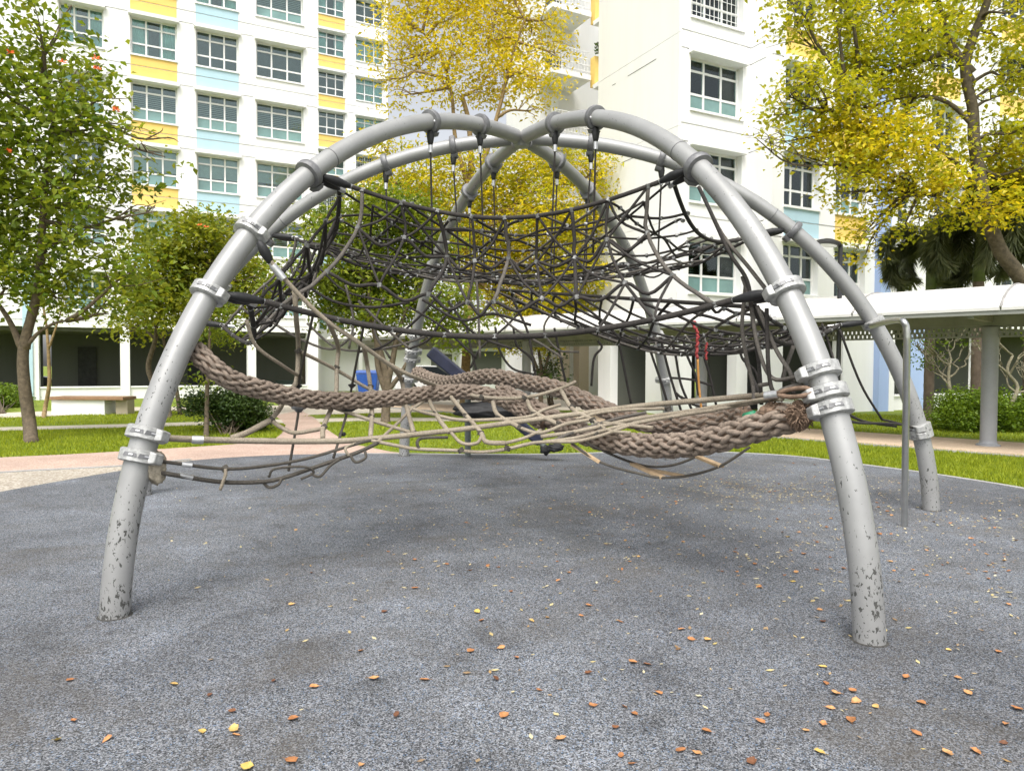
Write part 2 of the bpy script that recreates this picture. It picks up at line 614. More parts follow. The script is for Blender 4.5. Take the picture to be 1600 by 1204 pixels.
# pebble strip, kerb line and pink path on the left
kerbline = smooth_pts([gnd(x, y) for x, y in [(-330, 775), (-150, 752), (0, 738), (110, 732), (200, 727), (300, 717.5)]], 5)
sheet('pebble_strip', [(p.x, p.y) for p in kerbline] + [(p.x, p.y) for p in edge[:27][::-1]], -.008, M['agg'])
kl_in, kl_out = ribbon(kerbline, .01), ribbon(kerbline, .11)
sheet('kerb_strip', kl_in + kl_out[::-1], -.030, M['kerb'], .034)
pink_px = [(-400, 735), (-150, 722), (0, 713), (110, 708), (200, 703), (330, 695), (425, 688), (440, 676), (446, 664), (440, 655), (428, 648), (470, 640),
           (492, 652), (500, 660), (508, 668), (530, 682), (560, 694), (610, 704), (650, 708), (600, 713), (400, 718), (300, 724), (200, 732), (0, 744), (-200, 764), (-400, 790)]
sheet('pink_path', [(p.x, p.y) for p in (gnd(x, y) for x, y in pink_px)], -.013, M['pink'])
# narrow beige path across the lawn, then the wider one near the block
sheet('narrow_path', [(p.x, p.y) for p in (gnd(x, y) for x, y in [(-300, 679), (0, 671.5), (215, 666), (440, 660), (560, 656.5), (800, 657), (1000, 656),
                                                              (1000, 651), (800, 652), (560, 651.5), (440, 654), (215, 661), (0, 666.5), (-300, 674)])], -.014, M['beige'])
sheet('courtyard_path', [(p.x, p.y) for p in (gnd(x, y) for x, y in [(-300, 654), (0, 652), (80, 649), (205, 641), (330, 640), (430, 648), (560, 645), (700, 641), (800, 640), (1000, 640), (1170, 645),
                                                                 (1170, 636), (1000, 628), (700, 616), (500, 618), (460, 632), (330, 634.5), (205, 635), (80, 641), (0, 644), (-300, 646)])], -.016, M['beige'])

# ------------------------------------------------------------------ blocks of flats
U2 = V((.891, .454))
V2 = V((-.454, .891))
UNIT = None


def unit_cube():
    global UNIT
    if UNIT is None:
        b = MB(); b.box(-.5, .5, -.5, .5, -.5, .5)
        o = b.build('unit', M['glass'])
        UNIT = o.data
        bpy.data.objects.remove(o)
    return UNIT


UNIT_MESH = {}


def unit_piece(name, mat, parent, O, u, n, s0, s1, a0, a1, z0, z1):
    key = mat.name
    if key not in UNIT_MESH:
        me = unit_cube().copy(); me.materials.clear(); me.materials.append(mat); me.name = name
        UNIT_MESH[key] = me
    o = bpy.data.objects.new(name, UNIT_MESH[key])
    col.objects.link(o)
    o.parent = parent
    s, a, z = (s0 + s1) / 2, (a0 + a1) / 2, (z0 + z1) / 2
    L = wloc(parent)
    o.location = (O[0] + u[0] * s + n[0] * a - L.x, O[1] + u[1] * s + n[1] * a - L.y, z - L.z)
    o.rotation_euler = (0, 0, math.atan2(u[1], u[0]))
    o.scale = (s1 - s0, abs(a1 - a0), z1 - z0)
    LOC[o.name] = L
    return o


def window(parent, O, u, n, s0, s1, z0, z1, style, ncol=3, rec=.22):
    """n points into the building; the window stands rec behind the wall face"""
    w = MB()
    t = .07
    w.obox(O, u, n, s0, s1, rec, rec + .07, z1 - t, z1); w.obox(O, u, n, s0, s1, rec, rec + .07, z0, z0 + t)
    w.obox(O, u, n, s0, s0 + t, rec, rec + .07, z0 + t, z1 - t); w.obox(O, u, n, s1 - t, s1, rec, rec + .07, z0 + t, z1 - t)
    cw = (s1 - s0) / ncol
    zs = [z0, z0 + (z1 - z0) * .33, z0 + (z1 - z0) * .76, z1]
    for i in range(1, ncol):
        w.obox(O, u, n, s0 + cw * i - t / 2, s0 + cw * i + t / 2, rec + .002, rec + .068, z0 + t, z1 - t)
    for z in zs[1:3]:
        for i in range(ncol):
            w.obox(O, u, n, s0 + cw * i + t / 2, s0 + cw * (i + 1) - t / 2, rec + .004, rec + .066, z - t / 2, z + t / 2)
    fo = w.build('window', M['frame'], parent)
    for i in range(ncol):
        for j in range(3):
            unit_piece('pane', M['frosted'] if (j == 0 and style in ('louvre', 'half', 'white')) else M['glass'], fo, O, u, n, s0 + cw * i + t / 2, s0 + cw * (i + 1) - t / 2, rec + .03, rec + .038, zs[j] + t / 2, zs[j + 1] - t / 2)
    sl = MB(); sl.obox(O, u, n, s0 - .03, s1 + .03, -.06, rec + .02, z0 - .075, z0 - .002)
    sl.build('sill', M['white_trim'], fo)
    if style in ('teal', 'white'):
        c = MB()
        k = 40
        for band in ([(s0, s1)] if rnd.random() < .6 else [(s0, s0 + (s1 - s0) * .38), (s1 - (s1 - s0) * .38, s1)]):
            vs = []
            for i in range(k + 1):
                s = band[0] + (band[1] - band[0]) * i / k
                a = rec + .12 + .03 * math.sin(i * 1.55 + rnd.random() * .5)
                for z in (z0 - .05, z1):
                    vs.append((O[0] + u[0] * s + n[0] * a, O[1] + u[1] * s + n[1] * a, z))
            c.add(vs, [(2 * i, 2 * i + 2, 2 * i + 3, 2 * i + 1) for i in range(k)])
        c.build('curtain', M['curtain_teal' if style == 'teal' else 'curtain_white'], fo)
    elif style == 'louvre':
        zz = zs[1] + .03
        c = MB()
        while zz < zs[2]:
            c.obox(O, u, n, s0 + t, s1 - t, rec + .10, rec + .15, zz, zz + .022)
            zz += .085
        tag(c.build('louvre_slats', M['blind'], fo), None, None, None, 'stuff')
    elif style == 'grille':
        c = MB()
        for i in range(ncol):
            for q in range(1, 4):
                s = s0 + cw * i + cw * q / 4
                c.obox(O, u, n, s - .008, s + .008, rec - .05, rec - .034, z0 + .05, z1 - .05)
        for q in range(1, 6):
            z = z0 + (z1 - z0) * q / 6
            c.obox(O, u, n, s0 + .03, s1 - .03, rec - .033, rec - .02, z - .008, z + .008)
        tag(c.build('grille', M['frame'], fo), None, None, None, 'stuff')
    elif style == 'half':
        c = MB(); c.obox(O, u, n, s0 + t, s1 - t, rec + .10, rec + .12, z0 + (z1 - z0) * rnd.uniform(.35, .6), z1)
        c.build('roller_blind', M['blind' if rnd.random() < .5 else 'curtain_teal'], fo)
    return fo


def facade(parent, O, u, n, s_lo, s_hi, cols, nfl, styles, z_base=3.05, depth=6.0, sill0=3.8, fh=2.8, wh=1.65, ztop=None, interior=True):
    """cols: (s0, s1, ncol, {floor: colour})"""
    ztop = ztop or sill0 + fh * nfl
    wall = MB()
    G = .045
    # bands between the drawn joints
    joints = []
    for k in range(-1, nfl + 1):
        for dz in (-.48, -1.02):
            z = sill0 + fh * k + dz
            if z_base + .1 < z < ztop - .1: joints.append(z)
    joints = sorted(joints)
    zs = [z_base] + joints + [ztop]
    edges = [s_lo] + [v for c in cols for v in (c[0], c[1])] + [s_hi]
    piers = [(edges[i], edges[i + 1]) for i in range(0, len(edges), 2)]
    for a, b in piers:
        if b - a < .02: continue
        for i in range(len(zs) - 1):
            wall.obox(O, u, n, a, b, 0, .34, zs[i] + (G / 2 if i else 0), zs[i + 1] - (G / 2 if i < len(zs) - 2 else 0))
        wall.obox(O, u, n, a + .003, b - .003, .05, .33, z_base + .01, ztop - .01)
    for s0, s1, nc, pal in cols:
        for k in range(nfl + 1):
            lo = (sill0 + fh * (k - 1) + wh) if k else z_base
            hi = min(sill0 + fh * k - .075, ztop)
            colr = pal.get(k)
            parts = [lo] + [z for z in joints if lo + .08 < z < hi - .08] + [hi]
            wall.obox(O, u, n, s0, s1, .035, .30, lo + .004, hi - .004)
            for i in range(len(parts) - 1):
                a = parts[i] + (G / 2 if i else 0)
                b = parts[i + 1] - (G / 2 if i < len(parts) - 2 else 0)
                if colr and i > 0:
                    q = MB(); q.obox(O, u, n, s0 + .004, s1 - .004, .002, .034, a, b)
                    q.build('spandrel_panel', M[colr], parent)
                else:
                    wall.obox(O, u, n, s0, s1, .001, .034, a, b)
            if k:   # hood over the window below
                wall.obox(O, u, n, s0 - .08, s1 + .08, -.20, -.001, lo, lo + .16)
    wall.obox(O, u, n, s_lo, s_hi, -.005, depth, ztop, ztop + .25)
    wall.obox(O, u, n, s_lo + .01, s_hi - .01, depth - .2, depth - .01, z_base, ztop)
    wall.build('wall', M['white'], parent)
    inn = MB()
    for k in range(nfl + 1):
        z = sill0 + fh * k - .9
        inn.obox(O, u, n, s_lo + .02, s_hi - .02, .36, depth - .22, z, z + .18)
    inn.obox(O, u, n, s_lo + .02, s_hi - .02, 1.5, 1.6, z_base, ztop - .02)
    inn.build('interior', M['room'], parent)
    for ci, (s0, s1, nc, pal) in enumerate(cols):
        for k in range(nfl):
            st = styles[(ci * 7 + k * 3 + ci * k) % len(styles)] if not isinstance(styles, dict) else styles.get((ci, k), 'dark')
            window(parent, O, u, n, s0, s1, sill0 + fh * k, sill0 + fh * k + wh, st, nc)


def pieces(name, mat, parent, O, u, n, lst):
    for a in lst:
        q = MB(); q.obox(O, u, n, *a); q.build(name, mat, parent)


# --- near block on the left
A0 = V((-15.8, 31.6))
S = lambda px, o=A0, u=U2: on_line(px, o, u)
blk = thing('apartment_block', (A0.x, A0.y, 0), 'white block of flats at left with yellow and pale blue window panels', 'building')
cols_L = [(S(-75), S(-5), 3, {5: 'yellow', 4: 'yellow', 3: 'blue'}), (S(99), S(168), 3, {}),
          (S(209), S(281), 3, {7: 'yellow', 6: 'yellow', 5: 'yellow', 4: 'yellow', 3: 'yellow', 2: 'yellow', 1: 'blue'}),
          (S(310), S(376), 3, {6: 'blue', 5: 'blue', 4: 'blue', 3: 'blue', 2: 'yellow', 1: 'yellow'}),
          (S(403), S(476), 3, {})]
# colour per floor follows the photo: three of one colour, then the other
cols_L[2] = (*cols_L[2][:3], {k: 'yellow' for k in (2, 3, 4, 5, 6)} | {1: 'blue'})
cols_L[3] = (*cols_L[3][:3], {k: 'blue' for k in (2, 3, 4, 5, 6)} | {1: 'yellow'})
sty = {}
for ci in range(5):
    for k in range(6):
        sty[(ci, k)] = ['louvre', 'dark', 'half', 'louvre', 'dark', 'teal'][(ci * 2 + k) % 6]
sty.update({(2, 4): 'teal', (2, 3): 'louvre', (2, 2): 'half', (3, 3): 'louvre', (3, 4): 'dark', (3, 2): 'half', (4, 5): 'louvre', (4, 4): 'dark', (4, 3): 'louvre', (4, 2): 'half', (1, 4): 'teal', (1, 3): 'teal'})
facade(blk, A0, U2, V2, S(-190), S(497), cols_L, 6, sty, ztop=21.2)
# ground floor: open void deck with low parapets between piers
pier_px = [(-190, -150), (38, 61), (188, 203), (387, 400), (480, 497)]
par_px = [(61, 188), (203, 387), (400, 480)]
pieces('pier', M['white'], blk, A0, U2, V2, [(S(a), S(b), -.05, .42, -.02, 3.05) for a, b in pier_px])
pieces('parapet', M['white'], blk, A0, U2, V2, [(S(a), S(b), .05, .22, -.02, .46) for a, b in par_px])
pieces('parapet_cap', M['white_trim'], blk, A0, U2, V2, [(S(a) + .01, S(b) - .01, .0, .30, .462, .53) for a, b in par_px])
bp = MB(); bp.obox(A0, U2, V2, S(38) - .03, S(52), -.12, -.055, -.02, 5.2)
bp.build('pilaster_strip', M['blue'], blk)
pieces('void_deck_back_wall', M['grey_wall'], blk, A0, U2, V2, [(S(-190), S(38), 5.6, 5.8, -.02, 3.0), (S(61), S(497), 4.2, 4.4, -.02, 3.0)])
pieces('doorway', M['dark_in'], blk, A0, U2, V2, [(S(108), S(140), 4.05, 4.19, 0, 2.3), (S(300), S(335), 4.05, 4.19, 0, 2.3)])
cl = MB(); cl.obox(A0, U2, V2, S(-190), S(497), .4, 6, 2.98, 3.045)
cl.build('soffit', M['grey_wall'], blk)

# --- far wing behind it
B0 = V((-13.0, 51.0))
SB = lambda px: on_line(px, B0, U2)
blk2 = thing('apartment_block', (B0.x, B0.y, 0), 'farther white block with two narrow window columns beside the golden tree', 'building')
cols_B = [(SB(499), SB(540), 3, {k: 'yellow' for k in (3, 4, 5, 6, 7, 8)} | {2: 'blue', 1: 'blue'}), (SB(557), SB(600), 3, {})]
facade(blk2, B0, U2, V2, SB(440), SB(606), cols_B, 9, ['teal', 'dark', 'grille', 'teal', 'dark', 'louvre', 'half'], depth=9, sill0=3.9)
pieces('pier', M['white'], blk2, B0, U2, V2, [(SB(a), SB(b), -.05, .45, -.02, 3.05) for a, b in [(440, 452), (486, 500), (548, 556), (598, 606)]])
g3 = MB(); g3.obox(B0, U2, V2, SB(440), SB(606), 3.0, 3.2, -.02, 3.04)
g3.build('void_deck_back_wall', M['white'], blk2)

# low wing closing the court behind the net
C0 = V((-9.6, 40.5))
lw = thing('service_wing', (C0.x, C0.y, 0), 'low pale service wing with brown door behind the climbing net', 'building')
SC = lambda px: on_line(px, C0, U2)
pieces('pier', M['white'], lw, C0, U2, V2, [(SC(a), SC(b), -.06, .4, -.02, 2.9) for a, b in [(395, 404), (486, 501), (560, 566), (640, 648), (720, 730), (812, 822)]])
pieces('canopy_slab', M['white'], lw, C0, U2, V2, [(SC(395), SC(860), -.30, 5, 2.91, 3.5)])
q = MB(); q.obox(C0, U2, V2, on_line(395, C0, U2), on_line(860, C0, U2), .7, .9, -.02, 2.9)
q.build('back_wall', M['white'], lw)
q = MB(); q.obox(C0, U2, V2, on_line(462, C0, U2), on_line(482, C0, U2), .60, .69, -.02, 2.2)
q.build('door', M['door'], lw)
pieces('dark_panel', M['grey_wall'], lw, C0, U2, V2, [(SC(404), SC(430), .60, .69, -.02, 2.85), (SC(680), SC(712), .60, .69, -.02, 2.2), (SC(745), SC(790), .60, .69, .9, 2.4)])

# --- right block
G0 = V((5.11, 21.76))
SG = lambda px: on_line(px, G0, U2)
blk3 = thing('apartment_block', (G0.x, G0.y, 0), 'white block of flats at right with a blank end wall', 'building')
sw = SG(1167)
cols_G = [(SG(1074), SG(1155), 3, {})]
styG = {(0, 0): 'louvre', (0, 1): 'half', (0, 2): 'white', (0, 3): 'grille', (0, 4): 'dark'}
facade(blk3, G0, U2, V2, 0.0, sw, cols_G, 5, styG, ztop=17.9, depth=4.3)
# blank end wall with its broken joints, return wall of the projecting bay
ew = MB()
NV = V((-V2.y, V2.x))    # unused outward helper
for i, (z0, z1) in enumerate([(3.05, 6.0), (6.012, 8.8), (8.812, 11.6), (11.612, 14.4), (14.412, 17.9)]):
    ew.obox(G0, V2, U2, .002, 4.36, -.10, -.001, z0, z1)
ew.build('end_wall', M['white'], blk3)
pieces('wall_crack_line', M['grey_wall'], blk3, G0, V2, U2, [(a, b, -.106, -.101, z, z + .018) for z, a, b in [(11.2, 1.1, 2.6), (11.2, 3.3, 3.5), (14.0, .3, 1.3), (8.4, 2.2, 2.9)]])
H0 = G0 + U2 * sw - V2 * .94
SH = lambda px: on_line(px, H0, U2)
cols_H = [(SH(1221), SH(1276), 3, {1: 'blue', 2: 'blue', 3: 'yellow', 4: 'yellow'}), (SH(1301), SH(1349), 3, {1: 'yellow', 2: 'yellow', 3: 'blue', 4: 'yellow'}),
          (SH(1388), SH(1424), 2, {}), (SH(1448), SH(1492), 3, {2: 'yellow', 3: 'yellow'}), (SH(1553), SH(1605), 3, {3: 'yellow', 4: 'yellow', 2: 'blue'}), (SH(1660), SH(1720), 3, {2: 'yellow'})]
facade(blk3, H0, U2, V2, 0.0, SH(1760), cols_H, 5, ['louvre', 'teal', 'dark', 'teal', 'louvre', 'half'], ztop=17.9, depth=5)
pl = MB(); pl.obox(H0, U2, V2, SH(1364), SH(1379), -.24, -.001, -.02, 17.9)
pl.build('pilaster', M['periwinkle'], blk3)
pl = MB(); pl.obox(H0, U2, V2, SH(1379) + .002, SH(1387), -.26, -.001, -.02, 17.9)
pl.build('pilaster_edge', M['white_trim'], blk3)
pieces('pier', M['white'], blk3, G0, U2, V2, [(a, b, -.02, .4, -.02, 3.05) for a, b in [(0, .5), (SG(1150), sw)]])
pieces('parapet', M['white'], blk3, G0, U2, V2, [(.5, SG(1150), .05, .22, -.02, .46)])
pieces('pier', M['white'], blk3, G0, V2, U2, [(.42, 1.6, -.02, .3, -.02, 3.05), (3.6, 4.36, -.02, .3, -.02, 3.05)])
pieces('pier', M['white'], blk3, H0, U2, V2, [(SH(a), SH(b), -.02, .4, -.02, 3.05) for a, b in [(1200, 1222), (1316, 1366), (1448, 1458), (1530, 1545), (1640, 1660), (1745, 1760)]])
pieces('parapet', M['white'], blk3, H0, U2, V2, [(SH(a), SH(b), .05, .22, -.02, .46) for a, b in [(1222, 1316), (1366, 1423), (1458, 1530), (1545, 1640)]])
pieces('parapet_cap', M['white_trim'], blk3, H0, U2, V2, [(SH(a) + .01, SH(b) - .01, -.01, .30, .462, .53) for a, b in [(1222, 1316), (1366, 1424), (1458, 1530)]])
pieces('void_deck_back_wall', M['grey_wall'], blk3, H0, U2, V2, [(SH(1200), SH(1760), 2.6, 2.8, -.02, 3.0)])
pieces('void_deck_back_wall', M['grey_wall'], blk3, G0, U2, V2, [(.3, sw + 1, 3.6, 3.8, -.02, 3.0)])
pieces('return_wall', M['white'], blk3, G0, U2, V2, [(sw + .002, sw + .14, -.598, 4.2, z, z1) for z, z1 in [(3.05, 3.30), (3.33, 5.58), (5.61, 6.1), (6.13, 8.38), (8.41, 8.9), (8.93, 11.18), (11.21, 11.7), (11.73, 13.98), (14.01, 17.9)]])
g = MB(); g.obox(H0, U2, V2, SH(1228), SH(1285), 2.45, 2.59, -.02, 2.5)
g.build('doorway', M['dark_in'], blk3)
g = MB(); g.obox(H0, U2, V2, SH(1424), SH(1447), .02, .10, -.02, 2.9)
g.build('blue_panel', M['periwinkle'], blk3)
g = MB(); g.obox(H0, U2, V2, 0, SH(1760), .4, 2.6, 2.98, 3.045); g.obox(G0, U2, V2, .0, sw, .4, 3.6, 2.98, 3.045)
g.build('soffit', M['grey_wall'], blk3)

# --- balcony face further back between the golden tree and the end wall
K0 = G0 + V2 * 10.1
blk4 = thing('apartment_block', (K0.x, K0.y, 0), 'set-back block with railed balconies behind the blank end wall', 'building')
SK = lambda px: on_line(px, K0, U2)
w = MB(); w.obox(K0, U2, V2, SK(868), SK(1010), 1.5, 5, -.02, 24)
w.build('wall', M['white'], blk4)
for k in range(7):
    z = 3.1 + 2.8 * k
    w = MB(); w.obox(K0, U2, V2, SK(858), SK(918), -.1, 1.5, z, z + .22)
    w.build('balcony_slab', M['white'], blk4)
    r = MB()
    for i in range(12):
        s = SK(860) + (SK(914) - SK(860)) * i / 11
        r.obox(K0, U2, V2, s - .012, s + .012, -.06, -.036, z + .22, z + 1.22)
    for zz in (.35, .62, .9, 1.22):
        r.obox(K0, U2, V2, SK(859), SK(917), -.065, -.03, z + zz, z + zz + .035)
    r.build('railing', M['frame'], blk4)
    d = MB(); d.obox(K0, U2, V2, SK(884), SK(895), 1.40, 1.49, z + .22, z + 2.4)
    d.build('door', M['curtain_white'], blk4)
    d = MB(); d.obox(K0, U2, V2, SK(862), SK(876), .15, .75, z + .24, z + .85)
    d.build('air_conditioner', M['grey_wall'], blk4)
    y = MB(); y.obox(K0, U2, V2, SK(921), SK(936), -.25, .1, z - .25, z + 1.05)
    y.build('parapet_panel', M['yellow'], blk4)
    y = MB(); y.obox(K0, U2, V2, SK(918), SK(936), -.8, -.26, z - .45, z - .26)
    y.build('ledge', M['white'], blk4)
    if k in (3, 4, 5):
        pb = MB()
        for i in range(60):
            c = K0 + U2 * (SK(916) + rnd.uniform(0, .55)) + V2 * rnd.uniform(-.5, -.27)
            zc = z + 1.05 + rnd.uniform(-.05, .45)
            pb.add([(c.x, c.y, zc), (c.x + rnd.uniform(-.1, .1), c.y, zc + .12), (c.x + .09, c.y + rnd.uniform(-.1, .1), zc + .06)], [(0, 1, 2)])
        pb.build('balcony_plants', M['leaf_bush'], blk4)

# void deck columns under that block, seen through the net
pieces('column', M['tan_wall'], blk4, K0, U2, V2, [(SK(a), SK(b), .0, .5, -.02, 3.1) for a, b in [(880, 890), (905, 920), (958, 972), (992, 1015)]])

# ------------------------------------------------------------------ covered walkway
W0 = V((8.9, 13.2)); WU = V((-.705, .709)); WN = V((.709, .705))   # WN points away from the camera
wk = thing('covered_walkway', (W0.x, W0.y, 0), 'covered walkway with white curved roof on grey round columns', 'walkway shelter')
TW0, TW1 = -7.5, 21.0
fl = sheet('walkway_floor', [tuple(W0 + WU * t + WN * a) for t, a in [(-40, -1.13), (24, -1.13), (24, 1.13), (-40, 1.13)]], -.03, M['walk'], .075)
ks = sheet('walkway_edge', [tuple(W0 + WU * t + WN * a) for t, a in [(-40, -1.20), (24, -1.20), (24, -1.132), (-40, -1.132)]], -.03, M['kerb'], .055)
for t in (-6, 0, 6, 12, 18):
    c = W0 + WU * t
    q = MB(); q.tube([(c.x, c.y, .04), (c.x, c.y, 2.25)], .135, 20)
    co = q.build('column', M['col_grey'], wk, 'auto')
    q = MB(); q.lathe((c.x, c.y, .04), (0, 0, 1), [(.20, 0), (.20, .03), (.15, .05), (.137, .10)], 20)
    q.build('base_collar', M['col_grey'], co, 'auto')
def arc(a, hw=1.62):
    return 2.50 + .50 * (1 - (a / hw) ** 2) ** .8
tt = TW0
PW = 2.35
k = 0
while tt < TW1:
    q = MB(); hw = 1.62; nn = 18
    t0, t1 = tt + .012, min(tt + PW, TW1) - .012
    vs, fs = [], []
    for i in range(nn + 1):
        a = -hw + 2 * hw * i / nn
        z = arc(a)
        for t in (t0, t1):
            p = W0 + WU * t + WN * a
            vs.append((p.x, p.y, z)); vs.append((p.x, p.y, z - .05))
    for i in range(nn):
        b = i * 4
        fs += [(b, b + 2, b + 6, b + 4), (b + 1, b + 5, b + 7, b + 3), (b, b + 4, b + 5, b + 1), (b + 2, b + 3, b + 7, b + 6)]
    fs += [(0, 1, 3, 2), (nn * 4, nn * 4 + 2, nn * 4 + 3, nn * 4 + 1)]
    q.add(vs, fs)
    q.build('roof_panel', M['roof'], wk, 'auto')
    rb = MB()
    pts = []
    for i in range(13):
        a = -hw + 2 * hw * i / 12
        p = W0 + WU * tt + WN * a
        pts.append((p.x, p.y, arc(a) + .006))
    rb.tube(pts, .022, 6)
    rb.build('roof_seam', M['seam'], wk, True)
    tt += PW
q = MB()
q.obox(W0, WU, WN, TW0, TW1, -1.60, -1.50, 2.38, 2.47)
q.obox(W0, WU, WN, TW0, TW1, 1.50, 1.60, 2.38, 2.47)
q.build('eave_gutter', M['beam_olive'], wk)
q = MB(); q.obox(W0, WU, WN, TW0, TW1, -.09, .09, 2.28, 2.93)
for t in np.arange(-6, 20, 3.0):
    q.obox(W0, WU, WN, t - .05, t + .05, -1.5, -.09, 2.34, 2.44); q.obox(W0, WU, WN, t - .05, t + .05, .09, 1.5, 2.34, 2.44)
q.build('roof_beam', M['beam_olive'], wk)
# lattice strip under the beam: two rows of round-looking openings between bars
q = MB()
for z0, z1 in ((2.06, 2.095), (2.155, 2.185), (2.245, 2.279)):
    q.obox(W0, WU, WN, TW0, TW1, -.03, .03, z0, z1)
for t in np.arange(TW0, TW1, .085):
    q.obox(W0, WU, WN, t, t + .04, -.028, .028, 2.096, 2.154)
    q.obox(W0, WU, WN, t + .042, t + .082, -.028, .028, 2.186, 2.244)
tag(q.build('lattice_strip', M['beam_olive'], wk), None, None, None, 'stuff')

# ------------------------------------------------------------------ dome climber
CX, CY, TH = .0946, 7.7687, -1.12494
PROF = (4.34515859, -.21123258, -.34342986, .61618031, -.4908731, .1463962)
LEGS = ['FR', 'R', 'BR', 'BL', 'L', 'FL']
def prof(phi):
    r = sum(c * phi ** i for i, c in enumerate(PROF))
    return r * math.cos(phi), r * math.sin(phi)
def leg(i, phi):
    r, z = prof(phi)
    a = TH + i * math.pi / 3
    return V((CX + r * math.cos(a), CY + r * math.sin(a), z))
def leg_phi_z(z):
    lo, hi = 0, math.pi / 2
    for _ in range(40):
        m = (lo + hi) / 2
        if prof(m)[1] < z: lo = m
        else: hi = m
    return lo
def prad(phi): return .084 - .010 * min(1, phi / .9)

clm = thing('dome_climber', (CX, CY, 0), 'large dome climbing frame of six chipped silver pipes with rope nets', 'climbing frame')
for i in range(6):
    q = MB()
    ph = [-.02] + list(np.linspace(.0, math.pi / 2 - .03, 46))
    pts = [leg(i, max(p, 0)) if p >= 0 else leg(i, 0) - V((0, 0, .12)) for p in ph]
    q.tube(pts, [prad(max(p, 0)) for p in ph], 24)
    po = q.build('leg_pipe', M['pipe'], clm, 'auto')
    p0 = leg(i, 0)
    q = MB(); q.lathe(p0, (0, 0, 1), [(.080, .004), (.093, .005), (.097, .001)], 28)
    q.build('foot_joint', M['joint'], po, True)
    # sleeve joint and a screw
    for pz in (.86,):
        p, p2 = leg(i, pz), leg(i, pz + .01)
        q = MB(); q.lathe(p, p2 - p, [(prad(pz) + .0005, -.004), (prad(pz) + .003, -.003), (prad(pz) + .003, .003), (prad(pz) + .0005, .004)], 24)
        q.build('sleeve_joint', M['collar'], po, True)
    # screw
    for pz, da in ((.80, .6), (1.18, .8)):
        p, p2 = leg(i, pz), leg(i, pz + .01)
        t = (p2 - p).normalized()
        side = (V((0, 0, EYE)) - p); side = (side - t * side.dot(t)).normalized()
        q = MB(); q.lathe(p + side * prad(pz), side, [(.014, -.002), (.014, .006), (.004, .009), (.0, .009)], 10)
        q.build('screw', M['ferrule'], po, True)
q = MB()
apx = leg(0, math.pi / 2)
q.lathe(apx + V((0, 0, -.03)), (0, 0, 1), [(0, -.07), (.07, -.065), (.10, -.02), (.10, .04), (.07, .085), (0, .09)], 24)
q.build('hub', M['pipe'], clm, 'auto')


def clamp(i, z, kind='clamp'):
    phi = leg_phi_z(z)
    p, p2 = leg(i, phi), leg(i, phi + .01)
    t = (p2 - p).normalized()
    r = prad(phi)
    inward = V((CX, CY, p.z)) - p
    inward = (inward - t * inward.dot(t)).normalized()
    side = t.cross(inward)
    if kind == 'collar':
        q = MB(); q.lathe(p, t, [(r, -.035), (r + .030, -.028), (r + .036, -.012), (r + .036, .012), (r + .030, .028), (r, .035)], 28)
        o = q.build('collar_ring', M['collar'], clm, 'auto')
    else:
        q = MB(); q.lathe(p, t, [(r, -.040), (r + .026, -.040), (r + .036, -.034), (r + .036, .034), (r + .026, .040), (r, .040)], 28)
        o = q.build('clamp_ring', M['clamp'], clm, 'auto')
    # lugs, with a dark slot and a bolt in each
    for sgn in ((1, -1) if kind != 'collar' else (0,)):
        d = (inward * .35 + side * sgn).normalized() if sgn else inward
        q = MB()
        e = d.cross(t)
        def P(a, b, c): return p + d * a + e * b + t * c
        q.hexa([P(r + .028, -.055, -.038), P(r + .028, .055, -.038), P(r + .028, .055, .038), P(r + .028, -.055, .038),
                P(r + .062, -.035, -.030), P(r + .062, .035, -.030), P(r + .062, .035, .030), P(r + .062, -.035, .030)])
        q.build('lug', M['clamp'] if kind != 'collar' else M['collar'], o, False, .006)
    if kind != 'collar':
        vd = V((0, 0, EYE)) - p
        vd = (vd - t * vd.dot(t)).normalized()
        vs = t.cross(vd)
        for off in (-.55, .25):
            d = (vd + vs * off).normalized(); e = d.cross(t)
            rr = r + .0355
            q = MB()
            q.hexa([p + d * rr + e * a + t * b - d * .004 for a, b in ((-.042, -.010), (.042, -.012), (.034, .014), (-.034, .012))] +
                   [p + d * (rr + .0025) + e * a + t * b for a, b in ((-.042, -.010), (.042, -.012), (.034, .014), (-.034, .012))])
            q.build('bolt_slot', M['collar'], o)
            q = MB(); q.tube([p + d * (rr - .001) - e * .020, p + d * (rr - .001) + e * .006], .009, 8)
            q.build('bolt', M['ferrule'], o, 'auto')
    return p, inward, t


ZU, ZM = 2.94, 1.97
for i in range(6):
    clamp(i, 3.72, 'collar')
    clamp(i, 3.90, 'collar')
    clamp(i, ZU, 'collar')
    clamp(i, ZM)
for i, z in ((5, 1.07), (5, .935), (5, 2.42), (0, 1.47), (0, 1.345), (0, 1.255), (1, .87), (1, .80), (3, 1.73), (3, 1.60), (3, 1.28), (2, 1.30), (4, 2.42), (4, 1.0)):
    clamp(i, z)

ROPE_SEG = 5
def rope(parent, pts, r=.013, mat='rope_black', name='rope', sub=ROPE_SEG, n=7, jitter=0):
    p = smooth_pts(pts, sub)
    if jitter:
        p = [p[0]] + [x + V((rnd.gauss(0, jitter), rnd.gauss(0, jitter), rnd.gauss(0, jitter))) for x in p[1:-1]] + [p[-1]]
    q = MB(); q.tube(p, r, n)
    return q.build(name, M[mat], parent, True)
def clip(mb, p, t, r=.020, h=.016):
    mb.lathe(p, t, [(0, -h), (r, -h), (r, h), (0, h)], 8)


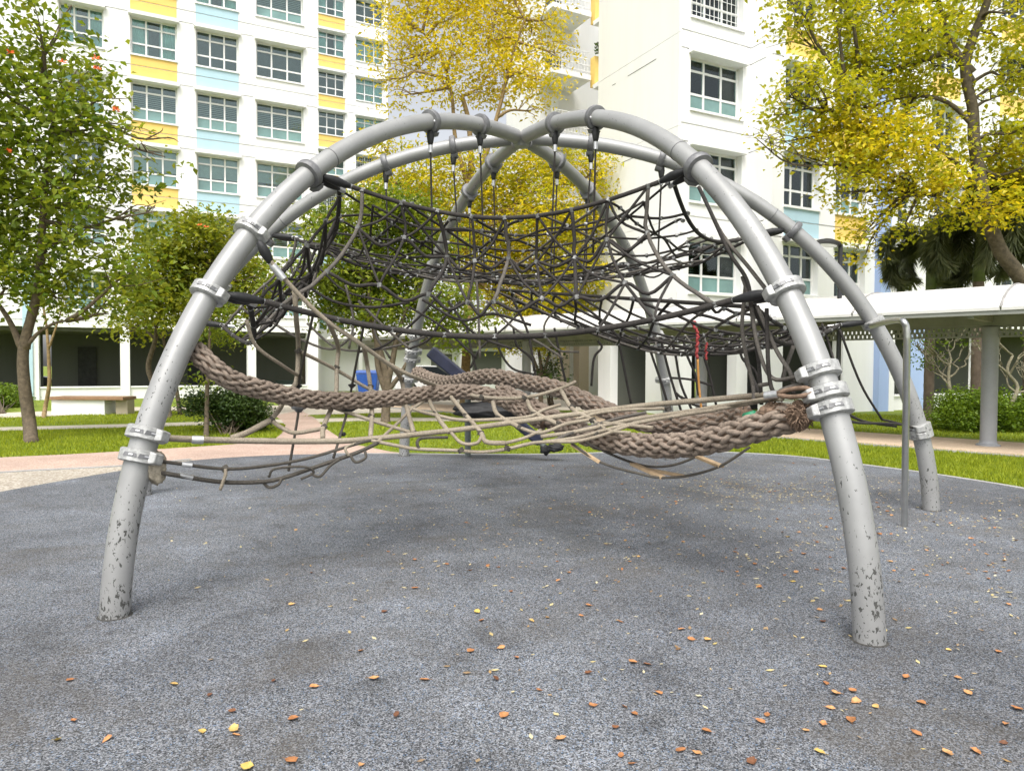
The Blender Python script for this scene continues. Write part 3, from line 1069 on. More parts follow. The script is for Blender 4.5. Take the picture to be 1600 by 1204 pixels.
def corner(i, z, inset):
    p = leg(i, leg_phi_z(z))
    d = V((CX - p.x, CY - p.y, 0)).normalized()
    return p + d * inset
def thimble(parent, p, q_):
    """black moulded rope end between a clamp and its rope"""
    p, q_ = V(p), V(q_)
    d = (q_ - p)
    m = MB(); L = d.length; t = d.normalized()
    m.lathe(p, t, [(0, 0), (.020, .01), (.032, L * .3), (.036, L * .5), (.027, L * .8), (.018, L), (0, L)], 12)
    m.build('rope_end', M['rubber_black'], parent, True)
    m = MB(); m.tube([q_ - t * .02, q_ + t * .06], .020, 10)
    m.build('ferrule', M['ferrule'], parent, 'auto')


def hexnet(zc, rad_in, sag_b, sag_c, nring, nspoke, seed, r_b, r_n, name, label, edges=(0, 1, 2, 3, 4, 5), fams=3):
    R = random.Random(seed)
    net = part_empty(name, clm)
    net['label'] = label
    C = [corner(i, zc, .30) for i in range(6)]
    def border(i, f):
        a, b = C[i], C[(i + 1) % 6]
        p = a.lerp(b, f)
        k = 4 * f * (1 - f)
        d = V((CX - p.x, CY - p.y, 0)).normalized()
        return p + d * (.17 * k) - V((0, 0, sag_b * k))
    cen = V((CX, CY, zc - sag_c))
    def pos(i, f, rho):
        b = border(i, f)
        x = cen.lerp(b, rho)
        x.z = cen.z + (b.z - cen.z) * rho ** 1.7
        return x
    for i in range(6):
        p = leg(i, leg_phi_z(zc))
        d = V((CX - p.x, CY - p.y, 0)).normalized()
        s = d.cross(V((0, 0, 1)))
        thimble(net, p + d * .10 + s * .03, border(i, .03)); thimble(net, p + d * .10 - s * .03, border((i - 1) % 6, .97))
        if i in edges: rope(net, [border(i, f) for f in np.linspace(.03, .97, 11)], r_b, 'rope_black', 'border_rope', 3, 8)
    cl_ = MB()
    # dense border polygon in plan, for clipping chords and finding rho
    BP = [border(i, f) for i in range(6) for f in np.linspace(0, 1, 13)[:-1]]
    BA = [math.atan2(p.y - CY, p.x - CX) for p in BP]
    def rho_z(x, y):
        a = math.atan2(y - CY, x - CX)
        k = min(range(len(BP)), key=lambda q_: abs(math.remainder(BA[q_] - a, 2 * math.pi)))
        k2 = min(((k + 1) % len(BP), (k - 1) % len(BP)), key=lambda q_: abs(math.remainder(BA[q_] - a, 2 * math.pi)))
        d1, d2 = abs(math.remainder(BA[k] - a, 2 * math.pi)), abs(math.remainder(BA[k2] - a, 2 * math.pi))
        f = d1 / (d1 + d2 + 1e-9)
        b = BP[k].lerp(BP[k2], f)
        rho = math.hypot(x - CX, y - CY) / max(1e-6, math.hypot(b.x - CX, b.y - CY))
        return rho, cen.z + (b.z - cen.z) * min(rho, 1) ** 1.7
    RR = max(math.hypot(p.x - CX, p.y - CY) for p in BP)
    for fam in range(fams):
        th = TH + fam * math.pi / 3 + R.gauss(0, .03)
        dx, dy = math.cos(th), math.sin(th)
        for c in range(-nspoke, nspoke + 1):
            off = (c + R.gauss(0, .10)) * (RR * .866 - .17) / (nspoke + .7)
            inside = []
            for t in np.linspace(-RR, RR, 121):
                x, y = CX + dx * t - dy * off, CY + dy * t + dx * off
                rz = rho_z(x, y)
                if rz[0] <= 1.0: inside.append(V((x, y, rz[1])))
            if len(inside) < 14: continue
            step = max(1, len(inside) // (9 if len(inside) > 60 else 6))
            pts = inside[::step]
            if (inside[-1] - pts[-1]).length > .05: pts.append(inside[-1])
            ph, wz = R.random() * 6, R.uniform(.012, .035)
            pts = [p + V((R.gauss(0, .012), R.gauss(0, .012), wz * math.sin(k * 1.9 + ph))) for k, p in enumerate(pts)]
            rope(net, pts, r_n * R.uniform(.95, 1.15), 'rope_black' if R.random() < .7 else 'rope_grey', 'rope', 4, 7)
            for p in pts: clip(cl_, p, (R.gauss(0, 1), R.gauss(0, 1), R.gauss(0, .4)), .017, .013)
    for rho in ([.86] if nring else []):
        for i in range(6):
            pts = []
            for j in range(7):
                pts.append(pos(i, j / 6, rho) - V((0, 0, (.05 + .04 * R.random()) if j % 2 else 0)))
            rope(net, pts, r_n, 'rope_black', 'rope', 4, 7)
    if cl_.v: tag(cl_.build('cross_clips', M['clip_dark'], net, 'auto'), None, None, None, 'stuff')
    return net, border, pos


netU, bU, pU = hexnet(ZU, 2.6, .26, .50, 1, 4, 3, .018, .0105, 'upper_net', 'upper black rope net slung under the dome top')
netM, bM, pM = hexnet(ZM, 3.4, .27, .38, 0, 5, 5, .021, .0135, 'middle_net', 'middle black rope net sagging low on the right side', (5, 4, 0, 1), 0)

def patch(net, A, B, C, D, sag, na, nb, seed, r=.0125):
    R = random.Random(seed); cl_ = MB()
    def P(a, b):
        p = A.lerp(B, a).lerp(D.lerp(C, a), b)
        return p - V((0, 0, sag * 16 * a * (1 - a) * b * (1 - b) / 1.0 * .5 + sag * .5 * (4 * a * (1 - a)) * .5))
    k = na + nb
    for i in range(1, k):          # two families of diagonals
        for fam in (0, 1):
            pts = []
            for t in np.linspace(0, 1, 9):
                # diagonal a/na-like coordinate runs against b
                lo, hi = max(0, i - nb), min(na, i)
                x = lo + (hi - lo) * t
                y = i - x
                a, b = x / na, y / nb
                if fam: a = 1 - a
                pts.append(P(a, b) + V((R.gauss(0, .012), R.gauss(0, .012), R.gauss(0, .012))))
            rope(net, pts, r * R.uniform(.9, 1.15), 'rope_black' if R.random() < .75 else 'rope_grey', 'rope', 3, 7)
            for p in pts[::2]: clip(cl_, p, (R.gauss(0, 1), R.gauss(0, 1), R.gauss(0, .4)), .018, .014)
    for e in (lambda t: P(t, 0), lambda t: P(t, 1), lambda t: P(0, t), lambda t: P(1, t)):
        rope(net, [e(t) for t in np.linspace(0, 1, 8)], r * 1.3, 'rope_black', 'border_rope', 3, 7)
    tag(cl_.build('cross_clips', M['clip_dark'], net, 'auto'), None, None, None, 'stuff')


patch(netM, bM(0, .06), bM(0, .95), bM(1, .93), atd(770, 452, 8.3), .52, 8, 9, 71)

# front panel between upper and middle borders, and the left panel seen edge-on
def panel(i, nv, rows, bulge, seed, name, label, dr=True):
    R = random.Random(seed)
    net = part_empty(name, clm)
    net['label'] = label
    g = {}
    cl_ = MB()
    for j in range(nv):
        f = .06 + .88 * j / (nv - 1)
        a, b = bU(i, f), bM(i, f)
        pts = []
        rr = [0] + rows + [1]
        for k, v in enumerate(rr):
            p = a.lerp(b, v)
            d = V((CX - p.x, CY - p.y, 0)).normalized()
            p += d * (bulge * math.sin(math.pi * v) * (.6 + .4 * math.sin(math.pi * f)))
            if 0 < v < 1: p += V((R.gauss(0, .022), R.gauss(0, .03), R.gauss(0, .025)))
            g[(j, k)] = p; pts.append(p)
            clip(cl_, p, (R.gauss(0, .3), R.gauss(0, .3), 1), .021, .016)
        if i == 5 and j not in (0, nv - 2, nv - 1): pts = pts[:-1]
        rope(net, pts, .016 if j % 2 == 0 else .012, 'rope_grey' if j % 4 == 0 else 'rope_black', 'rope', 5, 7, .003)
    for k in range(1, len(rows) + 1):
        pts = []
        for j in range(nv):
            pts.append(g[(j, k)])
            if j < nv - 1: pts.append((g[(j, k)] + g[(j + 1, k)]) / 2 - V((0, 0, .05 + R.random() * .06)))
        rope(net, pts, .014, 'rope_black', 'rope', 4, 7)
    if dr:
        for j in range(nv - 1):
            for k in range(len(rows) + (1 if i != 5 or j > nv - 4 else 0)):
                if R.random() < (.6 if j > nv * .55 else .2): rope(net, [g[(j, k)], (g[(j, k)] + g[(j + 1, k + 1)]) / 2 + V((R.gauss(0, .02), .03, -.03)), g[(j + 1, k + 1)]], .011, 'rope_black', 'rope', 4, 6)
                if R.random() < (.8 if j > nv * .55 else .2): rope(net, [g[(j + 1, k)], (g[(j + 1, k)] + g[(j, k + 1)]) / 2 + V((R.gauss(0, .02), .03, -.03)), g[(j, k + 1)]], .011, 'rope_black', 'rope', 4, 6)
    tag(cl_.build('cross_clips', M['clip_dark'], net, 'auto'), None, None, None, 'stuff')
    return net


panF = panel(5, 9, [.32, .70], .42, 21, 'front_net_panel', 'front rope panel hanging between the upper and middle nets')
panL = panel(4, 8, [.25, .5, .75], .10, 22, 'left_net_panel', 'rope panel on the left side bunched up edge-on')

# ropes hanging from the dome top
hang = part_empty('hanging_ropes', clm)
hang['label'] = 'thin ropes hanging from the top collars down through the nets'
for i in range(6):
    for zt, zb, dx in ((3.72, 2.52, 0), (3.90, 2.44, .0)):
        p = leg(i, leg_phi_z(zt)) - V((0, 0, .10))
        c = V((CX, CY, 0)) - V((p.x, p.y, 0))
        e = p + c * (.10 if zt > 3.8 else .02)
        thimble(hang, p + V((0, 0, .06)), p - V((0, 0, .12)))
        rope(hang, [p - V((0, 0, .12)), V((p.x, p.y, 0)).lerp(e, .5) * V((1, 1, 0)).length * 0 + V(((p.x + e.x) / 2, (p.y + e.y) / 2, (p.z + zb) / 2)), V((e.x, e.y, zb))], .010, 'rope_black', 'rope', 5, 6)

# steep edge ropes at the front right leg, running down to the low clamps
side = part_empty('edge_ropes', clm)
side['label'] = 'steep ropes beside the front right leg'
for pts in ([(1092, 292, 4.95), (1110, 330, 4.85), (1140, 395, 4.75), (1168, 440, 4.7), (1176, 500, 4.68), (1186, 570, 4.66), (1190, 632, 4.66)],
            [(1096, 300, 5.0), (1128, 365, 4.8), (1168, 415, 4.7), (1205, 462, 4.5)],
            [(1160, 432, 4.75), (1172, 470, 4.7), (1184, 540, 4.6), (1206, 590, 4.5), (1250, 588, 4.3)],
            [(1183, 478, 4.6), (1212, 545, 4.5), (1236, 585, 4.4), (1240, 615, 4.4)],
            [(1198, 482, 4.55), (1200, 560, 4.5), (1204, 600, 4.5), (1212, 618, 4.45)],
            [(1165, 445, 4.8), (1160, 520, 4.8), (1176, 600, 4.8), (1178, 625, 4.7)],
            [(1240, 540, 4.6), (1226, 580, 4.6), (1222, 596, 4.6)], [(1185, 602, 4.6), (1205, 599, 4.6)],
            [(1163, 560, 5.5), (1180, 600, 5.3), (1192, 625, 5.0)], [(1300, 640, 4.3), (1318, 655, 4.6), (1330, 672, 5.2)],
            [(1255, 600, 4.2), (1225, 608, 4.3), (1205, 622, 4.4), (1196, 636, 4.5)]):
    rope(side, [atd(*p) for p in pts], .0135, 'rope_black' if rnd.random() < .5 else 'rope_grey', 'rope', 6, 7)
for pts in ([(1312, 515, 6.9), (1345, 600, 7.05), (1378, 655, 7.2)], [(1378, 655, 7.2), (1400, 660, 7.3), (1428, 668, 7.4)],
            [(1300, 648, 4.6), (1340, 660, 6.0), (1400, 662, 7.1), (1426, 668, 7.35)], [(1312, 640, 5.0), (1350, 658, 6.4), (1400, 666, 7.2)],
            [(1284, 505, 7.0), (1296, 540, 7.0), (1305, 570, 6.9)]):
    rope(side, [atd(*p) for p in pts], .012, 'rope_black', 'rope', 6, 7)

# dangling strands and rope ladder at the rear, under the middle net
dang = part_empty('dangling_strands', clm)
dang['label'] = 'loose black strands and ladder hanging under the middle net at the rear'
for pts in ([(1018, 553), (1034, 600), (1046, 640)], [(1039, 556), (1048, 590), (1064, 641)], [(1056, 558), (1064, 600), (1081, 640)], [(1074, 556), (1086, 585), (1092, 618)],
            [(1101, 560), (1110, 590), (1119, 633)], [(1160, 560), (1180, 580), (1188, 610)], [(970, 549), (978, 590), (986, 630)], [(940, 543), (928, 560), (924, 603)],
            [(872, 540), (880, 580), (884, 596)], [(1048, 590), (1074, 592), (1092, 596), (1112, 602)], [(1054, 612), (1070, 625), (1090, 634), (1108, 636)], [(1060, 618), (1080, 626), (1100, 622)],
            [(735, 540), (742, 570), (750, 600)], [(808, 540), (830, 560), (838, 590)], [(780, 545), (800, 575), (835, 585)]):
    if pts[0][1] < 570: pts = [(pts[0][0] - 6, 512 if pts[0][0] < 900 else 532)] + pts
    rope(dang, [atd(x, y, 8.6) for x, y in pts], .016, 'rope_black', 'rope', 6, 6)

loose = part_empty('loose_ropes', clm)
loose['label'] = 'slack dark ropes drooping between the upper and middle levels'
for pts in ([(560, 470), (600, 510), (640, 545)], [(700, 470), (740, 520), (800, 545)], [(690, 455), (650, 500), (600, 540), (560, 550)], [(760, 470), (800, 510), (850, 540), (880, 560)],
            [(480, 505), (520, 540), (560, 548), (620, 540), (680, 520)], [(420, 500), (470, 530), (520, 545), (556, 520)], [(830, 470), (790, 510), (750, 545), (735, 575)], [(880, 470), (850, 510), (870, 545), (905, 550)],
            [(640, 480), (690, 510), (745, 560)], [(540, 445), (552, 500), (545, 545)], [(800, 465), (825, 520), (835, 580)], [(600, 465), (585, 515), (610, 560)], [(660, 468), (720, 500), (770, 490), (830, 508)],
            [(470, 440), (520, 470), (580, 480), (640, 472)], [(500, 420), (540, 455), (600, 470)], [(720, 470), (690, 500), (670, 530), (640, 545)], [(900, 470), (940, 500), (970, 530)], [(745, 440), (748, 500), (750, 560)]):
    dz = rnd.uniform(5.6, 7.6)
    rope(loose, [atd(x, y, dz) for x, y in pts], .0125, 'rope_black' if rnd.random() < .7 else 'rope_grey', 'rope', 6, 6)

# lower tan net, traced strand by strand at the depth of its two edge ropes
low = part_empty('lower_net', clm)
low['label'] = 'slack weathered tan rope net low at the front'
def zdep(px, py):
    """depth of the slack lower net: its front rope hangs from the two front legs, its back edge lies further in"""
    base = 4.45 + .9 * math.sin(math.pi * min(1, max(0, (px - 260) / 980)))
    back = max(0, min(1, (690 - py) / 90))
    return base + back * 1.1 * math.sin(math.pi * min(1, max(0.05, (px - 300) / 940)))
def lrope(pts, r=.014, m='rope_tan'):
    return rope(low, [atd(p[0], p[1], p[2] if len(p) > 2 else zdep(p[0], p[1])) for p in pts], r * 1.15, m, 'rope', 6, 7)
lrope([(250, 684, 4.36), (330, 687), (430, 689), (500, 689), (560, 687), (700, 673), (800, 660), (900, 647), (1000, 634), (1100, 625), (1172, 619), (1222, 615, 4.25)], .019)
lrope([(408, 385, 4.75), (440, 430, 4.8), (500, 492, 4.95), (560, 535, 5.1), (610, 570, 5.3), (650, 590, 5.5), (692, 605), (753, 620), (819, 621), (872, 608), (900, 596)], .014)
lrope([(471, 550), (523, 576), (574, 606), (631, 633), (659, 643), (680, 648), (720, 656), (778, 655), (826, 651), (850, 640), (876, 632)], .013)
lrope([(455, 616), (520, 636), (576, 655), (641, 675)], .013)
for s in ([(460, 452, 5.0), (463, 500, 5.1), (466, 540), (463, 595), (450, 613), (436, 640), (423, 656)], [(512, 500, 5.1), (528, 540), (526, 573), (524, 620), (506, 665), (504, 684)],
          [(569, 542, 5.15), (572, 560), (579, 606), (581, 648), (579, 681)], [(612, 571, 5.32), (627, 593), (634, 631), (647, 678)], [(662, 605), (680, 645), (701, 675)],
          [(695, 608), (728, 648), (751, 675), (760, 690), (790, 692)], [(770, 628), (778, 648), (813, 668)], [(824, 626), (834, 643), (873, 663)], [(877, 610), (894, 638), (925, 655)]):
    lrope(s, .0165)
lrope([(423, 656), (440, 668), (460, 676), (490, 672), (508, 668)], .014)
lrope([(423, 656), (408, 664), (385, 676), (362, 684)], .019, 'rope_tan')
lrope([(580, 688), (620, 696), (650, 701), (720, 704), (753, 706), (793, 701), (839, 691), (899, 689), (940, 680), (1000, 660), (1100, 643), (1200, 625)], .012)
lrope([(705, 676), (722, 692), (745, 692), (754, 678)], .012)
lrope([(655, 702), (652, 690), (662, 684), (700, 683)], .011, 'rope_cable')
lrope([(812, 668), (838, 676), (860, 672), (885, 662), (925, 655)], .013)
lrope([(790, 692), (820, 684), (845, 672)], .012)
lrope([(845, 682), (890, 676), (930, 668), (990, 655), (1080, 642), (1170, 628), (1222, 622, 4.25)], .015)
lrope([(850, 690), (900, 684), (960, 668), (1040, 652), (1120, 640)], .013)
lrope([(926, 658), (940, 664), (930, 680)], .010, 'rope_cable')
lrope([(940, 660), (980, 664), (1020, 668)], .012)
lrope([(1044, 638), (1048, 655)], .010, 'rope_cable')
lrope([(248, 720, 4.33), (350, 732, 4.6), (420, 727, 4.8), (480, 716, 5.0), (535, 700, 5.1), (570, 690), (600, 684)], .010, 'rope_cable')
lrope([(250, 738, 4.33), (340, 752, 4.6), (400, 753, 4.75), (440, 747, 4.85), (500, 727, 5.0), (560, 706, 5.1), (590, 692)], .013, 'rope_cable')
lrope([(352, 732, 4.6), (352, 742, 4.6), (344, 765, 4.6)], .010)
lrope([(420, 745, 4.82), (430, 732, 4.82), (475, 729, 4.9), (490, 738, 4.95), (470, 748, 4.9)], .008, 'rope_cable')
lrope([(547, 711, 5.05), (556, 722, 5.05), (571, 715, 5.08), (570, 704, 5.1)], .009, 'rope_cable')
lrope([(410, 752, 4.78), (420, 761, 4.8), (434, 757, 4.8), (440, 748, 4.82)], .009, 'rope_cable')
lrope([(485, 740, 4.95), (500, 744, 4.95), (515, 728, 5.0), (530, 718, 5.0)], .009, 'rope_cable')
lrope([(545, 712, 5.05), (540, 700, 5.05), (556, 692)], .009)
for pts in ([(590, 690), (620, 662), (645, 638), (690, 608)], [(900, 655), (935, 645), (985, 640), (1044, 638)], [(925, 655), (950, 672), (985, 676)],
            [(990, 660), (1060, 648), (1130, 634), (1215, 620, 4.3)], [(860, 690), (905, 672), (960, 655), (1010, 644)], [(385, 500, 4.9), (400, 540, 5.0), (440, 570, 5.2), (471, 590)]):
    lrope(pts, .0115, 'rope_tan' if rnd.random() < .7 else 'rope_grey')
ck = MB()
for px, py in [(466, 548), (526, 574), (524, 622), (579, 604), (580, 650), (627, 592), (634, 630), (647, 677), (680, 646), (728, 649), (778, 652), (834, 646), (894, 636), (506, 667), (751, 676), (813, 668), (873, 662),
               (692, 605), (753, 620), (819, 621), (423, 656), (926, 656), (1044, 638), (720, 703), (793, 700), (352, 732)]:
    clip(ck, atd(px, py, zdep(px, py)), (rnd.gauss(0, .5), rnd.gauss(0, .2), 1), .026, .016)
tag(ck.build('cross_clips', M['rope_cable'], low, 'auto'), None, None, None, 'stuff')
for (a, b) in (((300, 686.5, 4.42), (318, 687, 4.45)), ((1196, 618, 4.33), (1216, 615.5, 4.27)), ((426, 415, 4.78), (444, 436, 4.8)), ((280, 742, 4.42), (300, 746, 4.48)), ((284, 725, 4.42), (300, 727, 4.45))):
    q = MB(); q.tube([atd(*a), atd(*b)], .026 if a[0] != 280 and a[0] != 284 else .017, 12)
    q.build('ferrule', M['ferrule'], low, 'auto')
thimble(low, atd(404, 376, 4.72), atd(424, 412, 4.78))
# looped eye at the front right clamp
rope(low, [atd(*p) for p in [(1216, 614, 4.27), (1235, 608, 4.2), (1258, 606, 4.12), (1268, 612, 4.08), (1255, 618, 4.1), (1235, 620, 4.18), (1216, 617, 4.27)]], .014, 'fray', 'rope', 5, 8)

# step discs on thin tie rods
for (a, d_, b, kn) in (((472, 520), (467, 638), (451, 735), (466, 603)), ((556, 530), (543, 641), (521, 715), (550, 602))):
    dz = 5.6
    st = part_empty('step_disc', clm)
    rope(st, [bM(5, .12 if a[0] < 500 else .22), atd(*kn, dz), atd(*d_, dz), atd(*b, dz - .4)], .010, 'rope_cable', 'tie_rope', 5, 6)
    c = atd(*d_, dz)
    q = MB(); q.lathe(c, (0, 0, 1), [(0, -.03), (.02, -.03), (.035, -.01), (.058, .0), (.060, .012), (.05, .02), (.02, .024), (0, .024)], 18)
    q.build('disc', M['rubber_black'] if d_[0] > 500 else M['collar'], st, 'auto')
    q = MB(); q.lathe(atd(*kn, dz), (0, 0, 1), [(0, -.02), (.012, -.02), (.03, 0), (.032, .008), (.012, .014), (0, .02)], 12)
    q.build('stopper', M['rubber_black'], st, 'auto')
q = MB(); c = atd(535, 678, 5.45); q.lathe(c, (0, 0, 1), [(0, -.016), (.02, -.015), (.03, 0), (.02, .015), (0, .016)], 12)
q.build('stopper', M['rubber_black'], clm, True)

# thick braided ropes: eight strands plaited round a core
def braid(pts, R0, label, pitch=7.0, R1=None):
    par = part_empty('braided_rope', clm)
    par['label'] = label
    P = smooth_pts(pts, 30)
    # arc-length resample
    L = [0]
    for i in range(1, len(P)): L.append(L[-1] + (P[i] - P[i - 1]).length)
    tot = L[-1]
    n = int(tot / (R0 * .2))
    fr, out, j = None, [], 0
    for k in range(n + 1):
        s = tot * k / n
        while j < len(L) - 2 and L[j + 1] < s: j += 1
        f = (s - L[j]) / max(1e-9, L[j + 1] - L[j])
        out.append(P[j].lerp(P[j + 1], f))
    fram = []
    nx = (out[1] - out[0]).normalized().cross(V((0, 0, 1))).normalized()
    for k in range(n + 1):
        t = (out[min(k + 1, n)] - out[max(k - 1, 0)]).normalized()
        nx = (nx - t * nx.dot(t)).normalized()
        fram.append((nx.copy(), t.cross(nx)))
    NS = 8
    for st in range(NS * 2):
        sg = 1 if st % 2 == 0 else -1
        base = (st // 2) * 2 * math.pi / NS + (0 if sg > 0 else math.pi / NS)
        q = MB(); pp = []; rad = []
        for k in range(n + 1):
            s = tot * k / n
            a = base + sg * 2 * math.pi * s / (pitch * R0 * 2)
            Rk = R0 if R1 is None else R0 + (R1 - R0) * k / n
            over = math.sin(NS * (a if sg > 0 else -a) + (0 if sg > 0 else math.pi)) if False else math.sin(2 * math.pi * s / (pitch * R0 * 2) * NS + (0 if sg > 0 else math.pi))
            x, y = fram[k]
            pp.append(out[k] + (x * math.cos(a) + y * math.sin(a)) * Rk * (.80 + .085 * over))
            rad.append(Rk * (.195 + .04 * over))
        q.tube(pp, rad, 7)
        q.build('strand', M['braid'], par, True)
    q = MB(); q.tube(out, R0 * .72, 10); q.build('core', M['fray'], par, True)
    return par


braid([atd(*p) for p in [(303, 545, 4.66), (326, 568, 4.66), (360, 593, 4.75), (410, 609, 4.95), (465, 621, 5.2), (530, 626, 5.5), (600, 623, 5.8), (670, 615, 6.1), (730, 612, 6.3), (775, 620, 6.35), (815, 640, 6.2), (850, 662, 6.0)]],
      .066, 'thick brown braided rope slung from the front left leg')
braid([atd(*p) for p in [(652, 582, 10.6), (672, 592, 10.0), (700, 598, 9.2), (735, 592, 8.4), (770, 588, 7.9), (820, 597, 7.4), (870, 607, 6.9), (920, 628, 6.5), (970, 650, 6.2), (1030, 664, 5.9), (1090, 662, 5.6), (1140, 652, 5.4), (1165, 648, 5.2)]],
      .095, 'thick brown braided rope arching across the middle of the dome', R1=.072)
braid([atd(*p) for p in [(1238, 652, 4.28), (1205, 660, 4.35), (1160, 675, 4.5), (1105, 689, 4.75), (1050, 696, 5.0), (990, 694, 5.3), (935, 685, 5.6), (890, 668, 5.9), (850, 648, 6.1), (815, 628, 6.3), (780, 612, 6.5)]],
      .088, 'thickest brown braided rope hanging low from the front right leg', R1=.082)


def lump(c, r, mat, name, parent, seed, sc=(1, 1, 1)):
    bm = bmesh.new()
    bmesh.ops.create_icosphere(bm, subdivisions=4, radius=1)
    rg = random.Random(seed)
    ph = [(V((rg.gauss(0, 1), rg.gauss(0, 1), rg.gauss(0, 1))) * k, rg.random() * 6) for k in (2, 3, 4, 6, 8, 11, 16, 22)]
    L = wloc(parent)
    for v in bm.verts:
        n = v.co.normalized()
        d = sum(math.sin(a.dot(n) + b) / (2 + i * .6) for i, (a, b) in enumerate(ph)) * .17
        v.co = V((n.x * sc[0], n.y * sc[1], n.z * sc[2])) * r * (1 + d) + V(c) - L
    me = bpy.data.meshes.new(name); bm.to_mesh(me); bm.free()
    me.materials.append(M[mat]); me.polygons.foreach_set('use_smooth', [True] * len(me.polygons))
    o = bpy.data.objects.new(name, me); col.objects.link(o); o.parent = parent
    LOC[o.name] = L
    return o


tag(lump(atd(1249, 648, 4.2), .075, 'fray', 'frayed_rope_end', clm, 4, (.9, 1, 1.15)), 'frayed brown rope end at the front right clamp')
tag(lump(atd(1212, 642, 4.35), .062, 'fray', 'frayed_rope_end', clm, 9, (1.5, 1, .8)), 'worn brown rope stub beside the front right clamp')
tag(lump(atd(245, 729, 4.36), .075, 'burlap', 'knotted_rope_end', clm, 6, (.7, 1, 1.3)), 'pale knotted rope end under the front left clamp')
fb = MB()
for c_, n_, r_ in ((atd(1250, 647, 4.17), 150, .078), (atd(1214, 640, 4.33), 40, .07)):
    for _ in range(n_):
        d_ = V((rnd.gauss(0, 1), rnd.gauss(-.3, 1), rnd.gauss(0, 1))).normalized()
        a_ = c_ + d_ * r_ * .8
        b_ = a_ + d_ * rnd.uniform(.01, .035) + V((rnd.gauss(0, .012), rnd.gauss(0, .012), rnd.gauss(-.012, .012)))
        fb.tube([a_, (a_ + b_) / 2 + V((rnd.gauss(0, .006), 0, rnd.gauss(0, .006))), b_], [.006, .005, .002], 4, False)
tag(fb.build('frayed_fibres', M['fray'], clm, True), None, None, None, 'stuff')
q = MB(); q.tube([atd(1164, 652, 4.5), atd(1180, 648, 4.44)], .030, 10); q.build('tape_wrap', M['green_tape'], clm, True)
# red and orange cord hanging from the middle net
rc = rope(clm, [atd(*p, 6.2) for p in [(1087, 502), (1084, 508), (1090, 520), (1088, 540), (1090, 560)]], .013, 'red', 'red_cord', 8, 8, .006)
rc['label'] = 'knotted red cord hanging from the middle net'
oc = rope(clm, [atd(*p, 6.2) for p in [(1090, 560), (1092, 600), (1096, 640)]], .010, 'orange', 'orange_cord', 6, 6)
oc2 = rope(clm, [atd(*p, 6.2) for p in [(1104, 535), (1103, 550), (1104, 562)]], .010, 'red', 'red_cord', 6, 6, .005)

# hanging plank ladder low on the right
lad = part_empty('plank_ladder', clm)
lad['label'] = 'sagging rope ladder with pale wooden slats near the ground'
e1 = [(893, 692, 5.3), (938, 722, 5.2), (1000, 740, 5.1), (1035, 746, 5.05), (1080, 742, 5.0), (1127, 727, 4.95), (1172, 698, 4.9)]
e2 = [(915, 691, 5.5), (960, 712, 5.45), (1000, 726, 5.4), (1030, 729, 5.35), (1060, 724, 5.3), (1090, 712, 5.25), (1110, 700, 5.2)]
rope(lad, [atd(*p) for p in e1], .010, 'rope_cable'); rope(lad, [atd(*p) for p in e2], .010, 'rope_cable')
for a, b, w_ in (((893, 694, 5.32), (937, 722, 5.2), .03), ((988, 724, 5.42), (1036, 746, 5.05), .05), ((1000, 731, 5.35), (1070, 744, 5.02), .04), ((1090, 713, 5.26), (1127, 728, 4.95), .05)):
    q = MB(); q.beam(atd(*a), atd(*b), w_, .022)
    q.build('slat', M['wood'], lad, False, .003)

# bent steel pole on the right
pole = [atd(1362, 509, 7.25), atd(1380, 504, 6.9), atd(1396, 500.5, 6.6), atd(1406, 500, 6.4), atd(1412, 503, 6.32), atd(1416, 512, 6.31), atd(1417, 530, 6.31)]
base = gnd(1413, 822)
top = pole[-1]
pl_pts = smooth_pts(pole, 6) + [top.lerp(base, k / 10) for k in range(1, 11)] + [base - V((0, 0, .08))]
q = MB(); q.tube(pl_pts, .029, 16)
q.build('slide_pole', M['steel'], clm, 'auto')['label'] = 'bent bare steel pole fixed to the right leg'

# ------------------------------------------------------------------ spinner arm behind the ropes
sp = thing('spinner_arm', gnd(850, 708), 'tilted dark navy play beam with black seat behind the braided ropes', 'play equipment')
D = 11.2
q = MB()
q.beam(atd(672, 548, D), atd(742, 606, D), .17, .20); q.build('upper_beam', M['navy'], sp, False, .03)
q = MB(); q.beam(atd(742, 606, D), atd(845, 690, D), .15, .17); q.build('lower_beam', M['navy'], sp, False, .03)
q = MB(); c = atd(731, 601, D - .15); q.lathe(c, (.2, -1, 0), [(0, .10), (.08, .10), (.13, .06), (.14, 0), (.14, -.12), (0, -.12)], 20)
q.build('pivot_housing', M['hinge'], sp, 'auto')
lump(atd(765, 642, D), .52, 'rubber_black', 'seat_pad', sp, 3, (1.05, .5, .28))
lump(atd(852, 702, D), .085, 'rubber_black', 'rubber_foot', sp, 5)
lump(atd(868, 699, D), .115, 'rubber_black', 'rubber_foot', sp, 8, (1.1, .7, .6))
q = MB(); q.tube([atd(845, 690, D), atd(852, 702, D)], .05, 10); q.tube([gnd(731, 712), atd(731, 604, D)], .05, 12)
q.build('support_post', M['hinge'], sp, 'auto')

